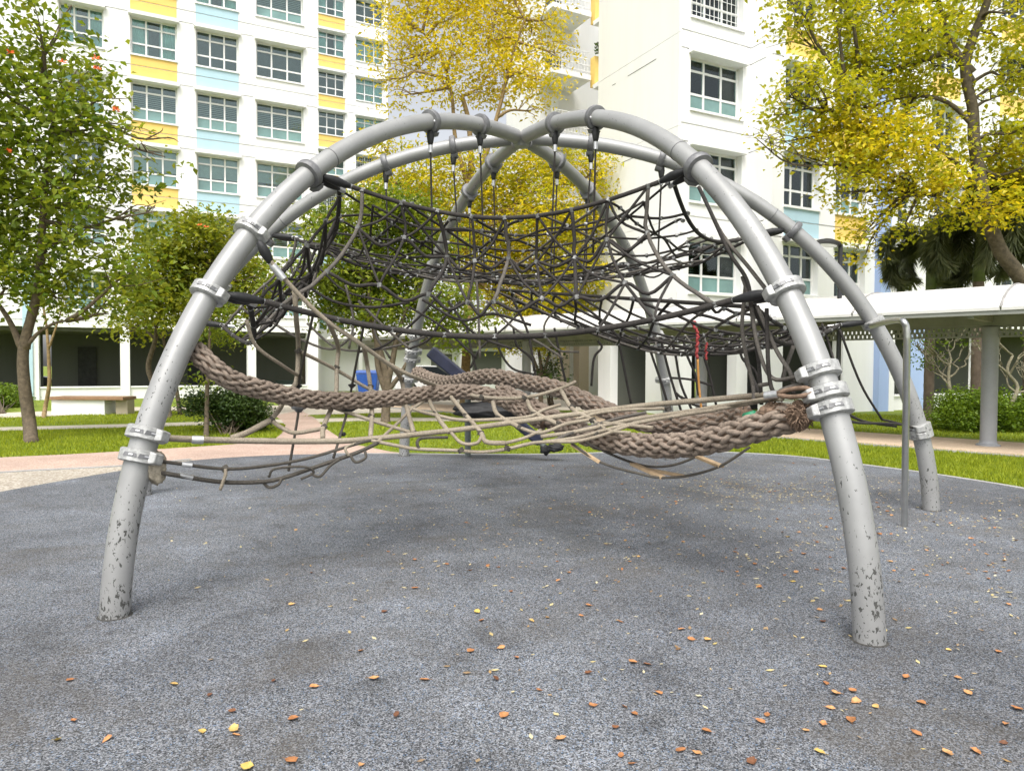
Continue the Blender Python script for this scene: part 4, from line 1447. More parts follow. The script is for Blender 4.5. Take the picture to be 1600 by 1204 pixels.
# ------------------------------------------------------------------ vegetation
def leaf_cloud(name, blobs, n, size, mat, parent, seed, flat=.5, droop=.3, clump=.0, aspect=.5, shell=0.0):
    """n folded leaves gathered in clumps through the crown's volume; blobs = (x, y, z, rx, ry, rz)"""
    g = np.random.default_rng(seed)
    B = np.array(blobs, float)
    vol = B[:, 3] * B[:, 4] * B[:, 5]
    per = 20
    nc = max(1, n // per)
    bi = g.choice(len(B), nc, p=vol / vol.sum())
    d = g.normal(size=(nc, 3)); d /= np.linalg.norm(d, axis=1)[:, None]
    rr = g.random(nc) ** (1 / 3) if not shell else (1 - shell * g.random(nc))
    rr = np.where(g.random(nc) < .12, rr * 1.18, rr)
    cc = B[bi, :3] + d * rr[:, None] * B[bi, 3:6]
    c = np.repeat(cc, per, 0) + g.normal(size=(nc * per, 3)) * (size * (1.5 + clump)) * np.array([1.25, 1.25, .62])
    m = len(c)
    sz = size * (.65 + .7 * g.random(m))
    ax = g.normal(size=(m, 3)); ax[:, 2] = ax[:, 2] * flat - droop; ax /= np.linalg.norm(ax, axis=1)[:, None]
    up = g.normal(size=(m, 3)) * .6 + np.array([0, 0, 1.0])
    sd_ = np.cross(ax, up); sd_ /= np.linalg.norm(sd_, axis=1)[:, None] + 1e-9
    nn = np.cross(sd_, ax)
    L, W = sz[:, None], (sz * aspect / 2)[:, None]
    p0 = c
    p1 = c + ax * L * .45 + sd_ * W + nn * L * .10
    p2 = c + ax * L - nn * L * .10
    p3 = c + ax * L * .45 - sd_ * W + nn * L * .10
    verts = np.stack([p0, p1, p2, p3], 1).reshape(-1, 3)
    i = np.arange(m) * 4
    faces = np.stack([i, i + 1, i + 2, i, i + 2, i + 3], 1).reshape(-1, 3)
    return mesh_np(name, verts, faces, mat, parent)


def branches(mb, root, r0, targets, seed, twig=4, wob=.12):
    """a limb from a point on the trunk to each crown clump, with side twigs"""
    R = random.Random(seed)
    for (bx, by, bz, rx, ry, rz), src in targets:
        a, b = V(src), V((bx, by, bz))
        d = b - a
        m1 = a + d * .35 + V((R.gauss(0, wob), R.gauss(0, wob), R.gauss(.1, wob))) * d.length * .5
        m2 = a + d * .7 + V((R.gauss(0, wob), R.gauss(0, wob), R.gauss(.05, wob))) * d.length * .4
        P = smooth_pts([a, m1, m2, b], 4)
        mb.tube(P, [r0 * (1 - .8 * k / (len(P) - 1)) for k in range(len(P))], 6)
        for k in range(twig):
            s = P[R.randrange(len(P) // 3, len(P))]
            e = b + V((R.gauss(0, .55) * rx, R.gauss(0, .55) * ry, R.gauss(0.15, .5) * rz))
            mid = (s + e) / 2 + V((R.gauss(0, .1), R.gauss(0, .1), R.gauss(.1, .1)))
            Q = smooth_pts([s, mid, e], 3)
            mb.tube(Q, [r0 * .32 * (1 - .75 * q_ / (len(Q) - 1)) for q_ in range(len(Q))], 5, False)


def tree(name, label, base, trunk, tr, blobs_px, depth, n, size, mat, bark, seed, group=None, cat='tree', limb_r=None, flowers=None, stems=(), twig=4, thick=.75, extra=None, aspect=.5, droop=.3):
    """trunk: pixel polyline from the base up; blobs: (px, py, radius_px[, depth offset])"""
    t = thing(name, base, label, cat, group)
    R = random.Random(seed)
    mb = MB()
    tp = [V(base) - V((0, 0, .1))] + [atd(x, y, depth + (d[0] if d else 0)) for x, y, *d in trunk]
    P = smooth_pts(tp, 5)
    k = len(P)
    mb.tube(P, [tr * (1.15 if i < 2 else 1) * (1 - .62 * i / (k - 1)) for i in range(k)], 10)
    srcs = [P[i] for i in range(int(k * .45), k)]
    for s in stems:
        Q = smooth_pts([atd(x, y, depth + (d[0] if d else 0)) for x, y, *d in s[1:]], 5)
        mb.tube(Q, [s[0] * (1 - .6 * i / (len(Q) - 1)) for i in range(len(Q))], 8)
        srcs += Q[len(Q) // 3:]
    bl = []
    for x, y, r, *d in blobs_px:
        dd = depth + (d[0] if d else R.uniform(-1, 1) * .9)
        c = atd(x, y, dd)
        rm = r / F * dd
        bl.append((c.x, c.y, c.z, rm, rm * thick * 1.2, rm * .85))
    tg = []
    for b in bl:
        bp_ = V(b[:3])
        lower = [s for s in srcs if s.z < bp_.z + .3] or srcs
        tg.append((b, min(lower, key=lambda s: (s - bp_).length + .25 * R.random())))
    branches(mb, None, limb_r or tr * .38, tg, seed, twig)
    mb.build('trunk', bark, t, True)
    leaf_cloud('crown', bl, n, size, mat, t, seed, aspect=aspect, droop=droop)
    if extra:
        leaf_cloud('crown', [bl[i] for i in extra[0]], extra[1], size, extra[2], t, seed + 50, aspect=aspect, droop=droop)
    if flowers:
        for fx, fy in flowers:
            c = atd(fx, fy, depth - 1.3)
            q = MB()
            for kf in range(9):
                a = kf * .7 + R.random()
                e = V((math.cos(a), math.sin(a) * .6, R.uniform(-.2, .9))).normalized()
                s = e.orthogonal().normalized() * .018
                q.add([c, c + e * .05 + s, c + e * .085, c + e * .05 - s], [(0, 1, 2, 3)])
            q.build('flower', M['flower'], t)
    return t


tree('broadleaf_tree', 'dark green tree with orange flowers at the left edge of the lawn', gnd(49, 690), [(46, 660), (38, 600), (36, 555), (42, 520), (56, 470), (62, 420), (66, 360), (72, 280), (84, 190)], .125,
     [(-60, 120, 90), (60, 30, 55), (15, 90, 60), (120, 110, 55), (70, 170, 80), (150, 200, 50), (-30, 230, 90), (180, 300, 50), (110, 290, 75), (30, 320, 90), (-70, 350, 90), (160, 380, 65), (60, 420, 75), (215, 345, 35), (10, 450, 50),
      (110, 465, 45), (200, 430, 45), (262, 215, 14), (258, 245, 16), (170, 490, 30), (245, 330, 25), (170, 150, 26), (100, 20, 22), (160, 110, 22)], 13.95, 13500, .145, M['leaf_green'], M['bark'], 31,
     limb_r=.05, flowers=[(16, 83), (98, 98), (152, 108), (150, 92), (182, 172), (12, 237)], stems=[(.085, (40, 545), (48, 490), (62, 440), (72, 380)), (.07, (34, 545), (14, 500), (-20, 450)), (.045, (42, 540), (60, 520), (85, 505), (110, 500))], aspect=.6)
tree('broadleaf_tree', 'bushy green tree with orange flowers behind the front left pipe', gnd(262, 652), [(262, 640), (240, 600), (232, 570), (243, 530), (246, 500), (258, 460), (280, 420)], .10,
     [(250, 400, 45), (205, 450, 40), (300, 370, 45), (350, 390, 42), (390, 420, 38), (300, 440, 60), (250, 480, 50), (350, 460, 48), (400, 470, 36), (290, 350, 24), (345, 345, 20), (225, 505, 25), (310, 500, 35), (425, 440, 26), (195, 510, 22)], 21.0, 14000, .16, M['leaf_mid'], M['bark'], 32,
     limb_r=.045, flowers=[(312, 352), (244, 408), (212, 445), (405, 472), (322, 355)], stems=[(.07, (282, 650), (274, 600), (262, 560), (252, 510), (250, 470))], aspect=.55)
tree('young_tree', 'slender young tree with forked tan stem in front of the void deck', gnd(68, 652), [(70, 640), (77, 600), (76, 560), (75, 540), (72, 505), (66, 470)], .065,
     [(60, 455, 18), (100, 480, 18)], 20.5, 260, .13, M['leaf_mid'], M['bark_tan'], 33, limb_r=.018, stems=[(.035, (76, 545), (88, 510), (96, 485))], twig=2)
tree('young_tree', 'thin straight young tree rising from the dark round bush', gnd(322, 682), [(323, 650), (324, 600), (326, 560), (328, 520), (330, 480)], .055,
     [(320, 585, 22), (338, 500, 35), (360, 520, 28), (330, 455, 30)], 15.2, 1500, .10, M['leaf_green'], M['bark'], 34, limb_r=.02, twig=3)
tree('green_tree', 'green multi-stemmed tree behind the left half of the net', gnd(602, 660), [(603, 640), (606, 610), (600, 570), (588, 530), (580, 490), (575, 440)], .13,
     [(540, 360, 50), (600, 340, 55), (560, 430, 60), (630, 420, 60), (500, 420, 40), (530, 480, 45), (600, 490, 45), (660, 490, 40), (480, 350, 30), (670, 380, 40), (700, 470, 40), (700, 520, 30), (640, 330, 40), (450, 440, 28), (745, 500, 32)], 18.6, 18000, .15, M['leaf_green'], M['bark'], 35,
     limb_r=.05, stems=[(.10, (600, 620), (612, 570), (622, 520), (640, 470)), (.09, (604, 615), (590, 570), (586, 520), (560, 470)), (.07, (607, 610), (625, 585), (640, 560), (662, 530))])
tree('golden_tree', 'tall golden yellow tree behind the dome top', gnd(726, 640), [(727, 600), (729, 540), (731, 470), (732, 400), (734, 320), (736, 250), (732, 190), (722, 150)], .19,
     [(640, 40, 50, 0), (700, 15, 55), (770, 25, 60), (830, 55, 50), (860, 30, 32), (610, 95, 40), (660, 100, 45), (720, 75, 45), (790, 110, 55), (845, 125, 38), (620, 150, 30), (590, 125, 20), (840, 170, 28), (760, 60, 45), (680, -40, 70), (780, -40, 70), (620, 20, 34), (690, 130, 40), (750, 140, 45), (870, 90, 34),
      (600, 230, 30), (650, 270, 50), (720, 290, 60), (800, 270, 60), (870, 260, 50), (930, 275, 45), (970, 300, 35), (700, 350, 60), (780, 350, 65), (860, 340, 65), (930, 350, 55), (985, 345, 26), (820, 420, 60), (890, 420, 55), (750, 420, 55), (940, 430, 35), (560, 300, 28), (850, 480, 45), (920, 470, 30), (780, 480, 45), (870, 520, 28), (600, 290, 36), (820, 520, 30)], 25.5, 31000, .17, M['leaf_yellow'], M['bark_tan'], 36,
     limb_r=.06, stems=[(.10, (733, 330), (760, 240), (780, 170), (800, 90), (820, 30)), (.085, (734, 300), (712, 220), (706, 150), (690, 90), (660, 50)), (.08, (732, 380), (790, 330), (850, 290), (910, 270)), (.07, (731, 400), (680, 340), (640, 290))], twig=5, extra=(list(range(20, 43)), 17000, M['leaf_lime']), aspect=.42)
tree('green_tree', 'small leafy tree with dark stems right of the golden trunk', gnd(845, 636), [(845, 610), (846, 580), (842, 550), (838, 520)], .10,
     [(830, 500, 35), (870, 500, 38), (900, 480, 30), (850, 540, 22), (800, 530, 26), (830, 545, 18)], 26.0, 6000, .135, M['leaf_lime'], M['bark'], 37, stems=[(.07, (847, 600), (856, 560), (870, 520)), (.06, (846, 595), (834, 560), (822, 530))], limb_r=.035)
tree('yellow_green_tree', 'yellow-green tree leaning over the covered walkway at right', (V((0, 0, 0)) + atd(1640, 571, 17.0)) * 1.0 - V((0, 0, 1.5)), [(1640, 560), (1622, 480), (1592, 430), (1562, 390), (1542, 330), (1530, 270), (1522, 220), (1520, 170), (1508, 110), (1520, 60), (1540, 10), (1550, -40)], .21,
     [(1240, 40, 40), (1300, 25, 50), (1370, 30, 60), (1440, 40, 60), (1330, 90, 55), (1400, 100, 60), (1460, 110, 50), (1260, 110, 36), (1230, 150, 32), (1290, 150, 45), (1350, 165, 55), (1420, 170, 55), (1210, 180, 28), (1260, 200, 45), (1320, 220, 55), (1390, 235, 60), (1460, 230, 50), (1205, 225, 24),
      (1340, 270, 45), (1420, 290, 50), (1480, 290, 40), (1360, 320, 34), (1345, 370, 26), (1350, 405, 18), (1240, 240, 28), (1560, 60, 40), (1590, 20, 40), (1560, 150, 36), (1595, 110, 34), (1570, 240, 45), (1600, 290, 45), (1560, 320, 40), (1480, 30, 50), (1500, 330, 36), (1600, 200, 40), (1450, 340, 32), (1410, 360, 26), (1640, 100, 60), (1660, 250, 60), (1300, -40, 50), (1400, -50, 60), (1500, -50, 60), (1600, -50, 60), (1230, 0, 30), (1310, 300, 26), (1180, 215, 16)],
     17.0, 22000, .125, M['leaf_lime'], M['bark_dark'], 38, limb_r=.05, stems=[(.12, (1518, 115), (1495, 85), (1478, 50), (1466, 0)), (.085, (1520, 130), (1490, 85), (1440, 95), (1380, 115), (1320, 125)), (.075, (1560, 390), (1520, 335), (1470, 308), (1430, 300)), (.06, (1524, 200), (1480, 160), (1420, 150), (1350, 170), (1290, 175)), (.07, (1536, 300), (1500, 260), (1450, 220))], twig=5, aspect=.62,
     extra=([21, 22, 23, 20, 29, 30, 31, 14, 15], 5000, M['leaf_yellow']))


def shrub(name, label, px, py, d, rx_px, ry_px, n, size, mat, seed, base_y, cat='bush', kd=1.0):
    t = thing(name, gnd(px, base_y), label, cat)
    R = random.Random(seed)
    bl = []
    for k in range(16):
        a = R.uniform(-1, 1); b = R.uniform(-.9, 1)
        if a * a + b * b > 1: a *= .6; b *= .6
        dd = d + R.uniform(-.5, .5) * kd
        c = atd(px + a * rx_px * .72, py - b * ry_px * .62, dd)
        bl.append((c.x, c.y, c.z, rx_px * .38 / F * d, rx_px * .38 / F * d, ry_px * .48 / F * d))
    leaf_cloud('foliage', bl, n, size, mat, t, seed, aspect=.55, droop=-.1, shell=.35)
    mb = MB()
    b0 = gnd(px, base_y)
    for b in bl:
        P = smooth_pts([b0 + V((R.gauss(0, .08), R.gauss(0, .08), 0)), (b0 + V(b[:3])) / 2 + V((R.gauss(0, .05), R.gauss(0, .05), 0)), V(b[:3])], 3)
        mb.tube(P, [.018 * (1 - .7 * i / (len(P) - 1)) for i in range(len(P))], 5)
    mb.build('stems', M['bark'], t, True)
    return t


shrub('round_bush', 'dark green rounded bush on the lawn behind the front left leg', 355, 640, 16.0, 72, 40, 13000, .075, M['leaf_bush'], 41, 678)
shrub('clipped_hedge', 'clipped bright green bush under the covered walkway roof', 1535, 640, 17.2, 92, 42, 21000, .07, M['leaf_hedge'], 42, 672)
shrub('clipped_hedge', 'light green hedge beside the parked cars at left', 0, 622, 24.5, 46, 22, 7000, .08, M['leaf_hedge'], 43, 645)
shrub('leafy_plant', 'small leafy plant standing behind the arching braided rope', 860, 578, 26, 16, 26, 450, .15, M['leaf_bush'], 44, 634, 'plant')


def frangipani(label, base, pts, d, seed, n):
    t = thing('frangipani_tree', base, label, 'tree', None)
    R = random.Random(seed)
    mb = MB()
    P = smooth_pts([V(base)] + [atd(x, y, d) for x, y in pts], 4)
    mb.tube(P, [.055 * (1 - .45 * i / (len(P) - 1)) for i in range(len(P))], 8)
    tips = []
    def grow(p, dr, L, r, lev):
        e = p + dr * L
        mid = (p + e) / 2 + V((R.gauss(0, .04), R.gauss(0, .04), -.02))
        Q = smooth_pts([p, mid, e], 3)
        mb.tube(Q, [r * (1 - .3 * i / (len(Q) - 1)) for i in range(len(Q))], 6)
        if lev == 0: tips.append(e); return
        for k in range(R.choice((2, 3))):
            nd_ = (dr + V((R.gauss(0, .55), R.gauss(0, .55), R.uniform(.0, .6)))).normalized()
            grow(e, nd_, L * R.uniform(.6, .85), r * .68, lev - 1)
    for f in (.45, .7, 1.0):
        p = P[int(f * (len(P) - 1))]
        for k in range(2):
            a = R.uniform(0, 6.28)
            grow(p, V((math.cos(a), math.sin(a) * .5, R.uniform(.3, .9))).normalized(), .42, .028, 3)
    mb.build('trunk', M['bark_pale'], t, True)
    bl = [(p.x, p.y, p.z + .03, .07, .07, .06) for p in tips]
    leaf_cloud('crown', bl, n, .11, M['leaf_hedge'], t, seed, aspect=.35)
    return t


frangipani('thin frangipani with sparse leaves growing from the clipped bush', gnd(1490, 655), [(1486, 620), (1482, 590), (1484, 570)], 17.8, 51, 420)
frangipani('bare frangipani at the right edge beside the clipped bush', gnd(1590, 668), [(1578, 640), (1590, 605), (1574, 580), (1582, 555)], 16.8, 52, 60)


def palm(label, px, d, ztop_y, crown_y, seed, nf=11, L=2.2, tr=.13):
    base = atd(px, 571, d); base.z = 0
    t = thing('foxtail_palm', base, label, 'palm')
    R = random.Random(seed)
    c = atd(px, crown_y, d); s = atd(px, ztop_y, d)
    q = MB()
    k = 24
    P = [base.lerp(V((base.x, base.y, s.z)), i / k) for i in range(k + 1)]
    q.tube(P, [tr * (1.25 if i == 0 else 1) + (.006 if i % 2 else 0) for i in range(k + 1)], 12)
    q.build('trunk', M['palm_trunk'], t, 'auto')
    q = MB(); q.tube([(base.x, base.y, s.z), (base.x, base.y, (s.z + c.z) / 2), (base.x, base.y, c.z)], [tr * 1.05, tr * 1.0, tr * .6], 12)
    q.build('crownshaft', M['crownshaft'], t, True)
    g = np.random.default_rng(seed)
    for fi in range(nf):
        a = fi * 2.4 + R.uniform(-.3, .3)
        el = R.uniform(.1, 1.1)
        h = V((math.cos(a), math.sin(a), 0))
        pts = []
        p = V((base.x, base.y, c.z)); ang = el
        for i in range(15):
            pts.append(p.copy())
            p = p + (h * math.cos(ang) + V((0, 0, math.sin(ang)))) * (L / 14)
            ang -= .165 + .01 * i
        rq = MB(); rq.tube(pts, [.02 * (1 - .8 * i / 14) for i in range(15)], 5)
        ro = rq.build('frond', M['crownshaft'], t, True)
        A = np.array([tuple(x) for x in smooth_pts(pts, 7)])[8:]
        m = len(A) * 9
        cpos = np.repeat(A, 9, 0)
        tg_ = np.gradient(A, axis=0); tg_ /= np.linalg.norm(tg_, axis=1)[:, None]
        tg_ = np.repeat(tg_, 9, 0)
        rdir = g.normal(size=(m, 3)); rdir -= tg_ * (rdir * tg_).sum(1)[:, None]; rdir /= np.linalg.norm(rdir, axis=1)[:, None]
        dr = rdir * .85 + tg_ * .55 + np.array([0, 0, -.15]); dr /= np.linalg.norm(dr, axis=1)[:, None]
        ln = (.30 + .16 * g.random(m))[:, None]
        sdv = np.cross(dr, tg_); sdv /= np.linalg.norm(sdv, axis=1)[:, None] + 1e-9
        vv = np.stack([cpos - sdv * .010, cpos + dr * ln * .5 + sdv * .017, cpos + dr * ln + np.array([0, 0, -.05]), cpos + dr * ln * .5 - sdv * .017], 1).reshape(-1, 3)
        i4 = np.arange(m) * 4
        mesh_np('leaflets', vv, np.stack([i4, i4 + 1, i4 + 2, i4, i4 + 2, i4 + 3], 1).reshape(-1, 3), M['leaf_palm'], ro)
    return t


palm('foxtail palm whose green shaft rises above the walkway roof', 1526, 18.8, 440, 352, 61)
palm('foxtail palm with drooping plumes left of the other palm', 1452, 20.2, 470, 385, 62, 10, 2.0)
palm('foxtail palm with dark plumes at the right edge', 1608, 18.2, 400, 300, 63, 12, 2.3)

# grass blades on the lawns in view
def in_poly(x, y, poly):
    P = np.array(poly); c = np.zeros(len(x), bool); j = len(P) - 1
    for i in range(len(P)):
        a, b = P[i], P[j]
        cond = ((a[1] > y) != (b[1] > y)) & (x < (b[0] - a[0]) * (y - a[1]) / (b[1] - a[1] + 1e-12) + a[0])
        c ^= cond; j = i
    return c
def gpoly(px): return [(p.x, p.y) for p in (gnd(x, y) for x, y in px)]
g = np.random.default_rng(77)
areas = [([(-60, 713), (0, 713), (110, 708), (200, 703), (330, 695), (425, 688), (440, 676), (446, 664), (440, 661), (215, 667), (0, 673), (-60, 675)], 26000),
         ([(-60, 665), (0, 665), (215, 660), (430, 653), (330, 641), (205, 642), (80, 650), (-60, 653)], 12000),
         ([(510, 668), (530, 681), (560, 693), (610, 703), (720, 708), (850, 708), (960, 705), (1060, 703), (1000, 660), (800, 658), (560, 658), (500, 661)], 22000),
         ([(1060, 703), (1180, 706), (1260, 712), (1345, 723), (1430, 734), (1510, 746), (1610, 762), (1610, 713), (1337, 693), (1240, 684), (1180, 679), (1000, 661)], 42000),
         ([(1190, 646), (1260, 669), (1400, 676), (1600, 688), (1610, 660), (1400, 648), (1330, 645)], 14000), ([(470, 650), (800, 650), (800, 642), (560, 646)], 3000)]
vs_, nb = [], 0
for px, n in areas:
    poly = gpoly(px); A = np.array(poly)
    x = g.uniform(A[:, 0].min(), A[:, 0].max(), n * 3); y = g.uniform(A[:, 1].min(), A[:, 1].max(), n * 3)
    m = in_poly(x, y, poly); x, y = x[m][:n], y[m][:n]
    k = len(x); nb += k
    h = .035 + .05 * g.random(k) ** 2; a = g.uniform(0, 6.28, k); w = .006 + .006 * g.random(k)
    lean = g.normal(size=(k, 2)) * .025
    z = np.full(k, -.022)
    vs_.append(np.stack([np.stack([x - np.cos(a) * w, y - np.sin(a) * w, z], 1), np.stack([x + np.cos(a) * w, y + np.sin(a) * w, z], 1), np.stack([x + lean[:, 0], y + lean[:, 1], z + h], 1)], 1).reshape(-1, 3))
gv = np.concatenate(vs_)
go = mesh_np('grass_blades', gv, np.arange(len(gv)).reshape(-1, 3), M['blade'])
tag(go, 'short bright green grass growing on the lawns', 'grass', None, 'stuff')

# ------------------------------------------------------------------ street furniture
lpb = atd(1310, 571, 14.3); lpb.z = 0
lp = thing('lamp_post', lpb, 'slim black lamp post in front of the covered walkway', 'lamp post')
q = MB(); q.tube([(lpb.x, lpb.y, -.05), (lpb.x, lpb.y, 3.95)], .045, 12); q.lathe(lpb, (0, 0, 1), [(.09, 0), (.09, .03), (.05, .06), (.046, .3)], 12)
q.build('post', M['darkmetal'], lp, 'auto')
q = MB(); hc = atd(1294, 381, 14.3)
q.lathe(hc, (.15, 0, 1), [(0, -.03), (.20, -.03), (.26, .0), (.22, .05), (.10, .09), (0, .10)], 20)
q.build('lamp_head', M['darkmetal'], lp, 'auto')
q = MB(); q.lathe(hc + V((0, 0, -.032)), (.15, 0, 1), [(0, -.01), (.15, -.01), (.17, 0)], 18); q.build('lens', M['frame'], lp, True)
q = MB(); q.tube([(lpb.x, lpb.y, 3.93), (lpb.x - .1, lpb.y, 3.98), tuple(hc)], .028, 8); q.build('arm', M['darkmetal'], lp, True)

bb = gnd(145, 646)
bn = thing('planter_bench', bb, 'low planter bench with brown slab seat by the void deck', 'bench')
d = bb.y
l, r = atd(88, 571, d).x, atd(170, 571, d).x
q = MB(); q.box(l, r, d - .25, d + .35, -.03, .42); q.build('base', M['white'], bn)
q = MB(); q.box(l - .05, r + .6, d - .33, d + .42, .425, .52); q.build('seat_slab', M['bench_top'], bn, False, .01)
q = MB(); q.box(r + .25, r + .6, d - .1, d + .3, -.03, .42); q.build('support', M['tan_wall'], bn)

bnb = gnd(576, 610); bd = 33.0
bc = atd(576, 571, bd); bc.z = 0
bn = thing('recycling_bin', bc, 'blue lidded recycling bin standing by the service wing', 'bin')
q = MB()
def frus(q, c, w0, d0, w1, d1, z0, z1):
    q.hexa([(c.x - w0, c.y - d0, z0), (c.x + w0, c.y - d0, z0), (c.x + w0, c.y + d0, z0), (c.x - w0, c.y + d0, z0), (c.x - w1, c.y - d1, z1), (c.x + w1, c.y - d1, z1), (c.x + w1, c.y + d1, z1), (c.x - w1, c.y + d1, z1)])
frus(q, bc, .38, .36, .50, .46, .12, 1.10); q.build('body', M['bin_blue'], bn, False, .03)
q = MB(); frus(q, bc, .53, .49, .48, .44, 1.11, 1.26); q.build('lid', M['bin_blue'], bn, False, .03)
for sx in (-.34, .34):
    q = MB(); q.lathe((bc.x + sx, bc.y - .3, .1), (1, 0, 0), [(0, -.03), (.1, -.03), (.1, .03), (0, .03)], 16); q.build('wheel', M['tyre'], bn, 'auto')
pc = atd(449, 571, 36); pc.z = 0
pt = thing('plant_pot', pc, 'dark square plant pot beside the brown door', 'pot')
q = MB(); frus(q, pc, .30, .3, .42, .4, 0, .62); q.build('pot', M['pot'], pt, False, .02)
q = MB(); frus(q, pc, .44, .42, .46, .44, .621, .70); q.build('rim', M['pot'], pt)


def car(label, px, d, yaw, paint, base_z=0):
    c = atd(px, 571, d); c.z = base_z
    t = thing('parked_car', c, label, 'car')
    def prism(name, prof_, w, mat, bev=.04, par=t):
        q = MB()
        n = len(prof_)
        vs = [V((x, -w / 2, z)) for x, z in prof_] + [V((x, w / 2, z)) for x, z in prof_]
        Rm = Matrix.Rotation(yaw, 3, 'Z')
        vs = [Rm @ v + c for v in vs]
        q.add(vs, [tuple(range(n)), tuple(reversed(range(n, 2 * n)))] + [(i, i + n, (i + 1) % n + n, (i + 1) % n) for i in range(n)])
        return q.build(name, mat, par, False, bev)
    b = prism('body', [(-2.1, .3), (2.1, .3), (2.15, .62), (1.9, .78), (.95, .92), (-1.6, .95), (-2.1, .85)], 1.72, paint)
    prism('roof', [(.15, 1.40), (-.95, 1.42), (-1.05, 1.46), (-.4, 1.50), (.1, 1.47)], 1.40, paint, .02)
    prism('window', [(.92, .93), (.14, 1.42), (-1.0, 1.44), (-1.62, .95)], 1.46, M['glass_car'], .02)
    for x in (-1.3, 1.35):
        for s in (-1, 1):
            w_ = Matrix.Rotation(yaw, 3, 'Z') @ V((x, s * .78, .31)) + c
            ax = Matrix.Rotation(yaw, 3, 'Z') @ V((0, 1, 0))
            q = MB(); q.lathe(w_, ax, [(0, -.1), (.28, -.1), (.31, -.08), (.31, .08), (.28, .1), (0, .1)], 20); wo = q.build('wheel', M['tyre'], t, 'auto')
            q = MB(); q.lathe(w_ + ax * s * .102, ax, [(0, -.004), (.18, -.004), (.19, .0)], 14); q.build('hubcap', M['ferrule'], wo, True)
    for s in (-.6, .6):
        w_ = Matrix.Rotation(yaw, 3, 'Z') @ V((2.1, s, .66)) + c
        q = MB(); q.lathe(w_, Matrix.Rotation(yaw, 3, 'Z') @ V((1, 0, 0)), [(0, .04), (.08, .03), (.1, -.02)], 12); q.build('headlight', M['frame'], t, True)
    return t


car('white-roofed dark car parked behind the hedge at far left', 8, 37.5, .5, M['car_dark'])
car('white car parked beyond the rear pipe and tree stems', 672, 37.0, .45, M['car_white'])

# ------------------------------------------------------------------ fallen leaves
def fallen_mat(name, stops):
    m, nt, b = mat_new(name)
    oi = N(nt, 'ObjectInfo')
    c = ramp(nt, stops, oi.outputs['Random'])
    c = mixc(nt, 1.0, c, ramp(nt, [(.3, (.6, .55, .5)), (.7, (1.15, 1.1, 1.05))], noise(nt, 45, 3)), 'MULTIPLY')
    nt.links.new(c, b.inputs['Base Color'])
    b.inputs['Roughness'].default_value = .7
    return m
M['fallen'] = fallen_mat('dry_fallen_leaf', [(0, (.14, .06, .03)), (.15, (.36, .16, .06)), (.5, (.52, .25, .10)), (.85, (.56, .33, .15)), (1, (.58, .45, .12))])
protos = []
for k in range(5):
    R = random.Random(100 + k)
    q = MB(); nL = 6
    vs = []
    cu, tw = R.uniform(.2, .6), R.uniform(-.4, .4)
    for i in range(nL + 1):
        f = i / nL
        w_ = .40 * math.sin(math.pi * min(1, max(0, f)) ** .8) ** .7 * (1 + R.uniform(-.25, .2))
        z = cu * (f - .5) ** 2 + .02
        for s in (-1, 0, 1):
            vs.append((f - .5, s * w_, z + (.16 + .1 * R.random()) * abs(s) * w_ * 2 * (1 + s * tw)))
    fs = []
    for i in range(nL):
        for s in range(2):
            b = i * 3 + s
            fs.append((b, b + 3, b + 4, b + 1))
    q.add(vs, fs)
    q.tube([(.5, 0, cu * .25 + .02), (.62, .01, cu * .3 + .03), (.75, .03, cu * .3)], [.014, .012, .010], 4)
    o = q.build('leaf_proto', M['fallen'], None, True)
    protos.append(o.data); bpy.data.objects.remove(o)
c5 = [(325, 780), (805, 800), (970, 850), (340, 970), (265, 1060), (497, 1055), (1075, 925), (1358, 960), (935, 1020), (1085, 1010), (1092, 1036), (1265, 785), (1455, 812), (1350, 430), (1145, 1185), (1345, 1155)]
c6 = [(100, 645), (610, 645), (750, 632), (160, 775), (395, 780), (725, 775), (820, 675), (925, 828), (1155, 748), (1360, 697), (1425, 708), (1480, 840), (1175, 900), (1320, 905), (1368, 937), (265, 942), (765, 945), (1280, 1000), (1025, 1055), (1305, 1128), (1580, 1108), (100, 1175),
      (795, 370), (605, 272), (350, 222), (350, 355), (210, 463), (1155, 435), (1120, 483), (890, 505), (1300, 510), (1015, 318), (640, 465), (660, 505), (1585, 545), (1355, 1170)]
c7 = [(655, 455), (670, 510), (60, 593), (135, 593), (668, 720), (683, 795), (730, 842), (808, 830), (820, 880), (703, 912), (800, 967), (670, 985), (412, 943), (378, 972), (590, 1015), (130, 1018), (85, 1120), (340, 1160), (655, 1115), (1100, 1028), (1125, 887), (915, 905), (1055, 768), (1295, 770),
      (1340, 840), (1250, 640), (1480, 650), (1245, 1120), (1378, 1112), (1505, 1072), (1515, 985), (1565, 915), (1530, 430), (1435, 310), (1150, 295), (1148, 178), (530, 325), (375, 350), (580, 195), (545, 280)]
spots = [(x / 2.963, 800 + y / 2.963) for x, y in c5] + [(530 + x / 2.963, 800 + y / 2.963) for x, y in c6] + [(1060 + x / 2.963, 800 + y / 2.963) for x, y in c7]
R = random.Random(5)
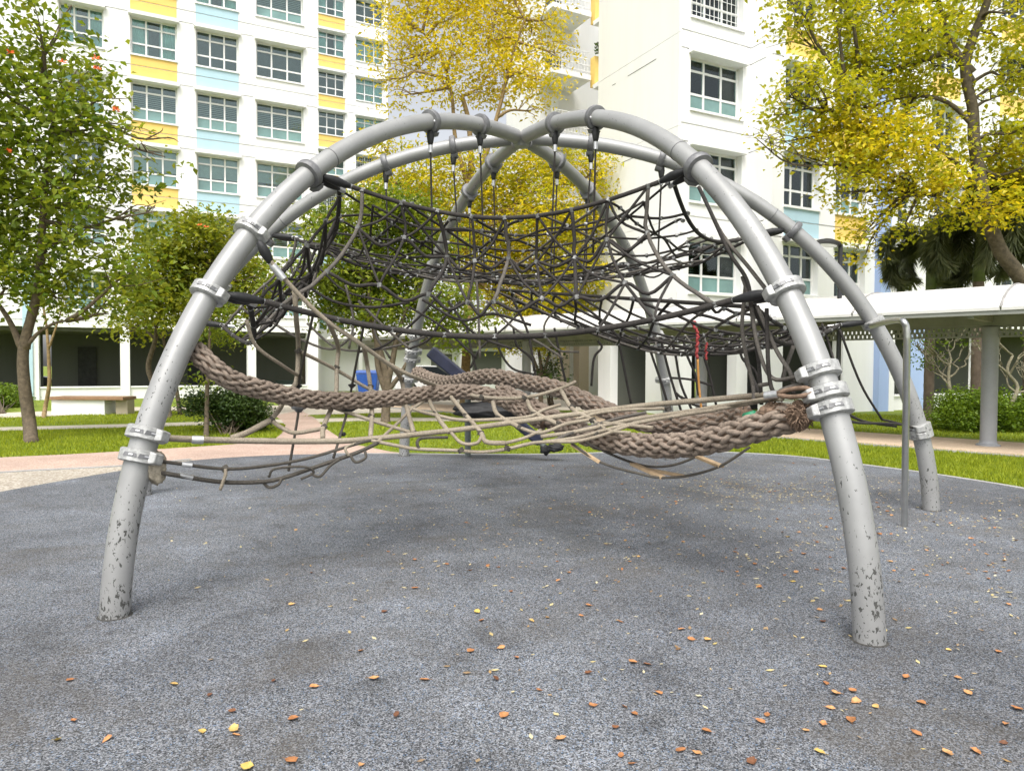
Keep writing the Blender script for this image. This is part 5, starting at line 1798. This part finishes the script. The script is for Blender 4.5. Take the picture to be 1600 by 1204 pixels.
while len(spots) < 235:
    x, y = R.uniform(420, 1590), R.uniform(715, 900)
    if R.random() < (x - 300) / 1300 and not (x > 1180 and y < 712 + max(0, x - 1180) * .135):
        spots.append((x, y))
for k, (x, y) in enumerate(spots):
    p = gnd(x, y)
    o = bpy.data.objects.new('fallen_leaf', protos[k % 5])
    col.objects.link(o)
    s = R.uniform(.032, .056) if k < 92 else R.uniform(.022, .048)
    o.scale = (s, s * R.uniform(.7, 1.15), s)
    o.location = (p.x, p.y, .0)
    o.rotation_euler = (R.gauss(0, .12), R.gauss(0, .12), R.uniform(0, 6.28))
    o.location.z = .004
    tag(o, 'small dry orange-brown fallen leaf lying on the grey rubber ground', 'fallen leaf', 'fallen leaves scattered on the rubber ground')
# crumbs of leaf and petal, uncountable
g = np.random.default_rng(9)
nL = 6500
px = g.uniform(250, 1620, nL); py = 712 + g.gamma(1.6, 55, nL)
pp = np.array([tuple(gnd(a, min(b, 1190))) for a, b in zip(px, py) if not (a > 1180 and b < 716 + (a - 1180) * .14) and g.random() < (a - 150) / 1400])
dr_ = [tuple(gnd(1230 + g.normal() * 75, 768 + g.normal() * 11)) for _ in range(700)] + [tuple(gnd(1130 + g.normal() * 60, 752 + g.normal() * 8)) for _ in range(300)]
pp = np.concatenate([pp, np.array(dr_)])
m = len(pp)
a = g.uniform(0, 6.28, m); sz = .007 + .018 * g.random(m) ** 2
e = np.stack([np.cos(a), np.sin(a), np.zeros(m)], 1); f = np.stack([-np.sin(a), np.cos(a), np.zeros(m)], 1)
pp[:, 2] = .005
vv = np.stack([pp - e * sz[:, None], pp + f * sz[:, None] * .5 + [0, 0, .003], pp + e * sz[:, None] + [0, 0, .006], pp - f * sz[:, None] * .5 + [0, 0, .002]], 1).reshape(-1, 3)
mc = leaf_mat('pale_leaf_crumb', [(0, (.12, .05, .02)), (.3, (.34, .20, .08)), (.65, (.50, .40, .14)), (1, (.62, .56, .40))], .1, .7)
i4 = np.arange(m) * 4
lo = mesh_np('leaf_litter', vv, np.stack([i4, i4 + 1, i4 + 2, i4 + 3], 1), mc)
tag(lo, 'fine pale leaf crumbs and petals strewn over the rubber ground', 'leaf litter', None, 'stuff')
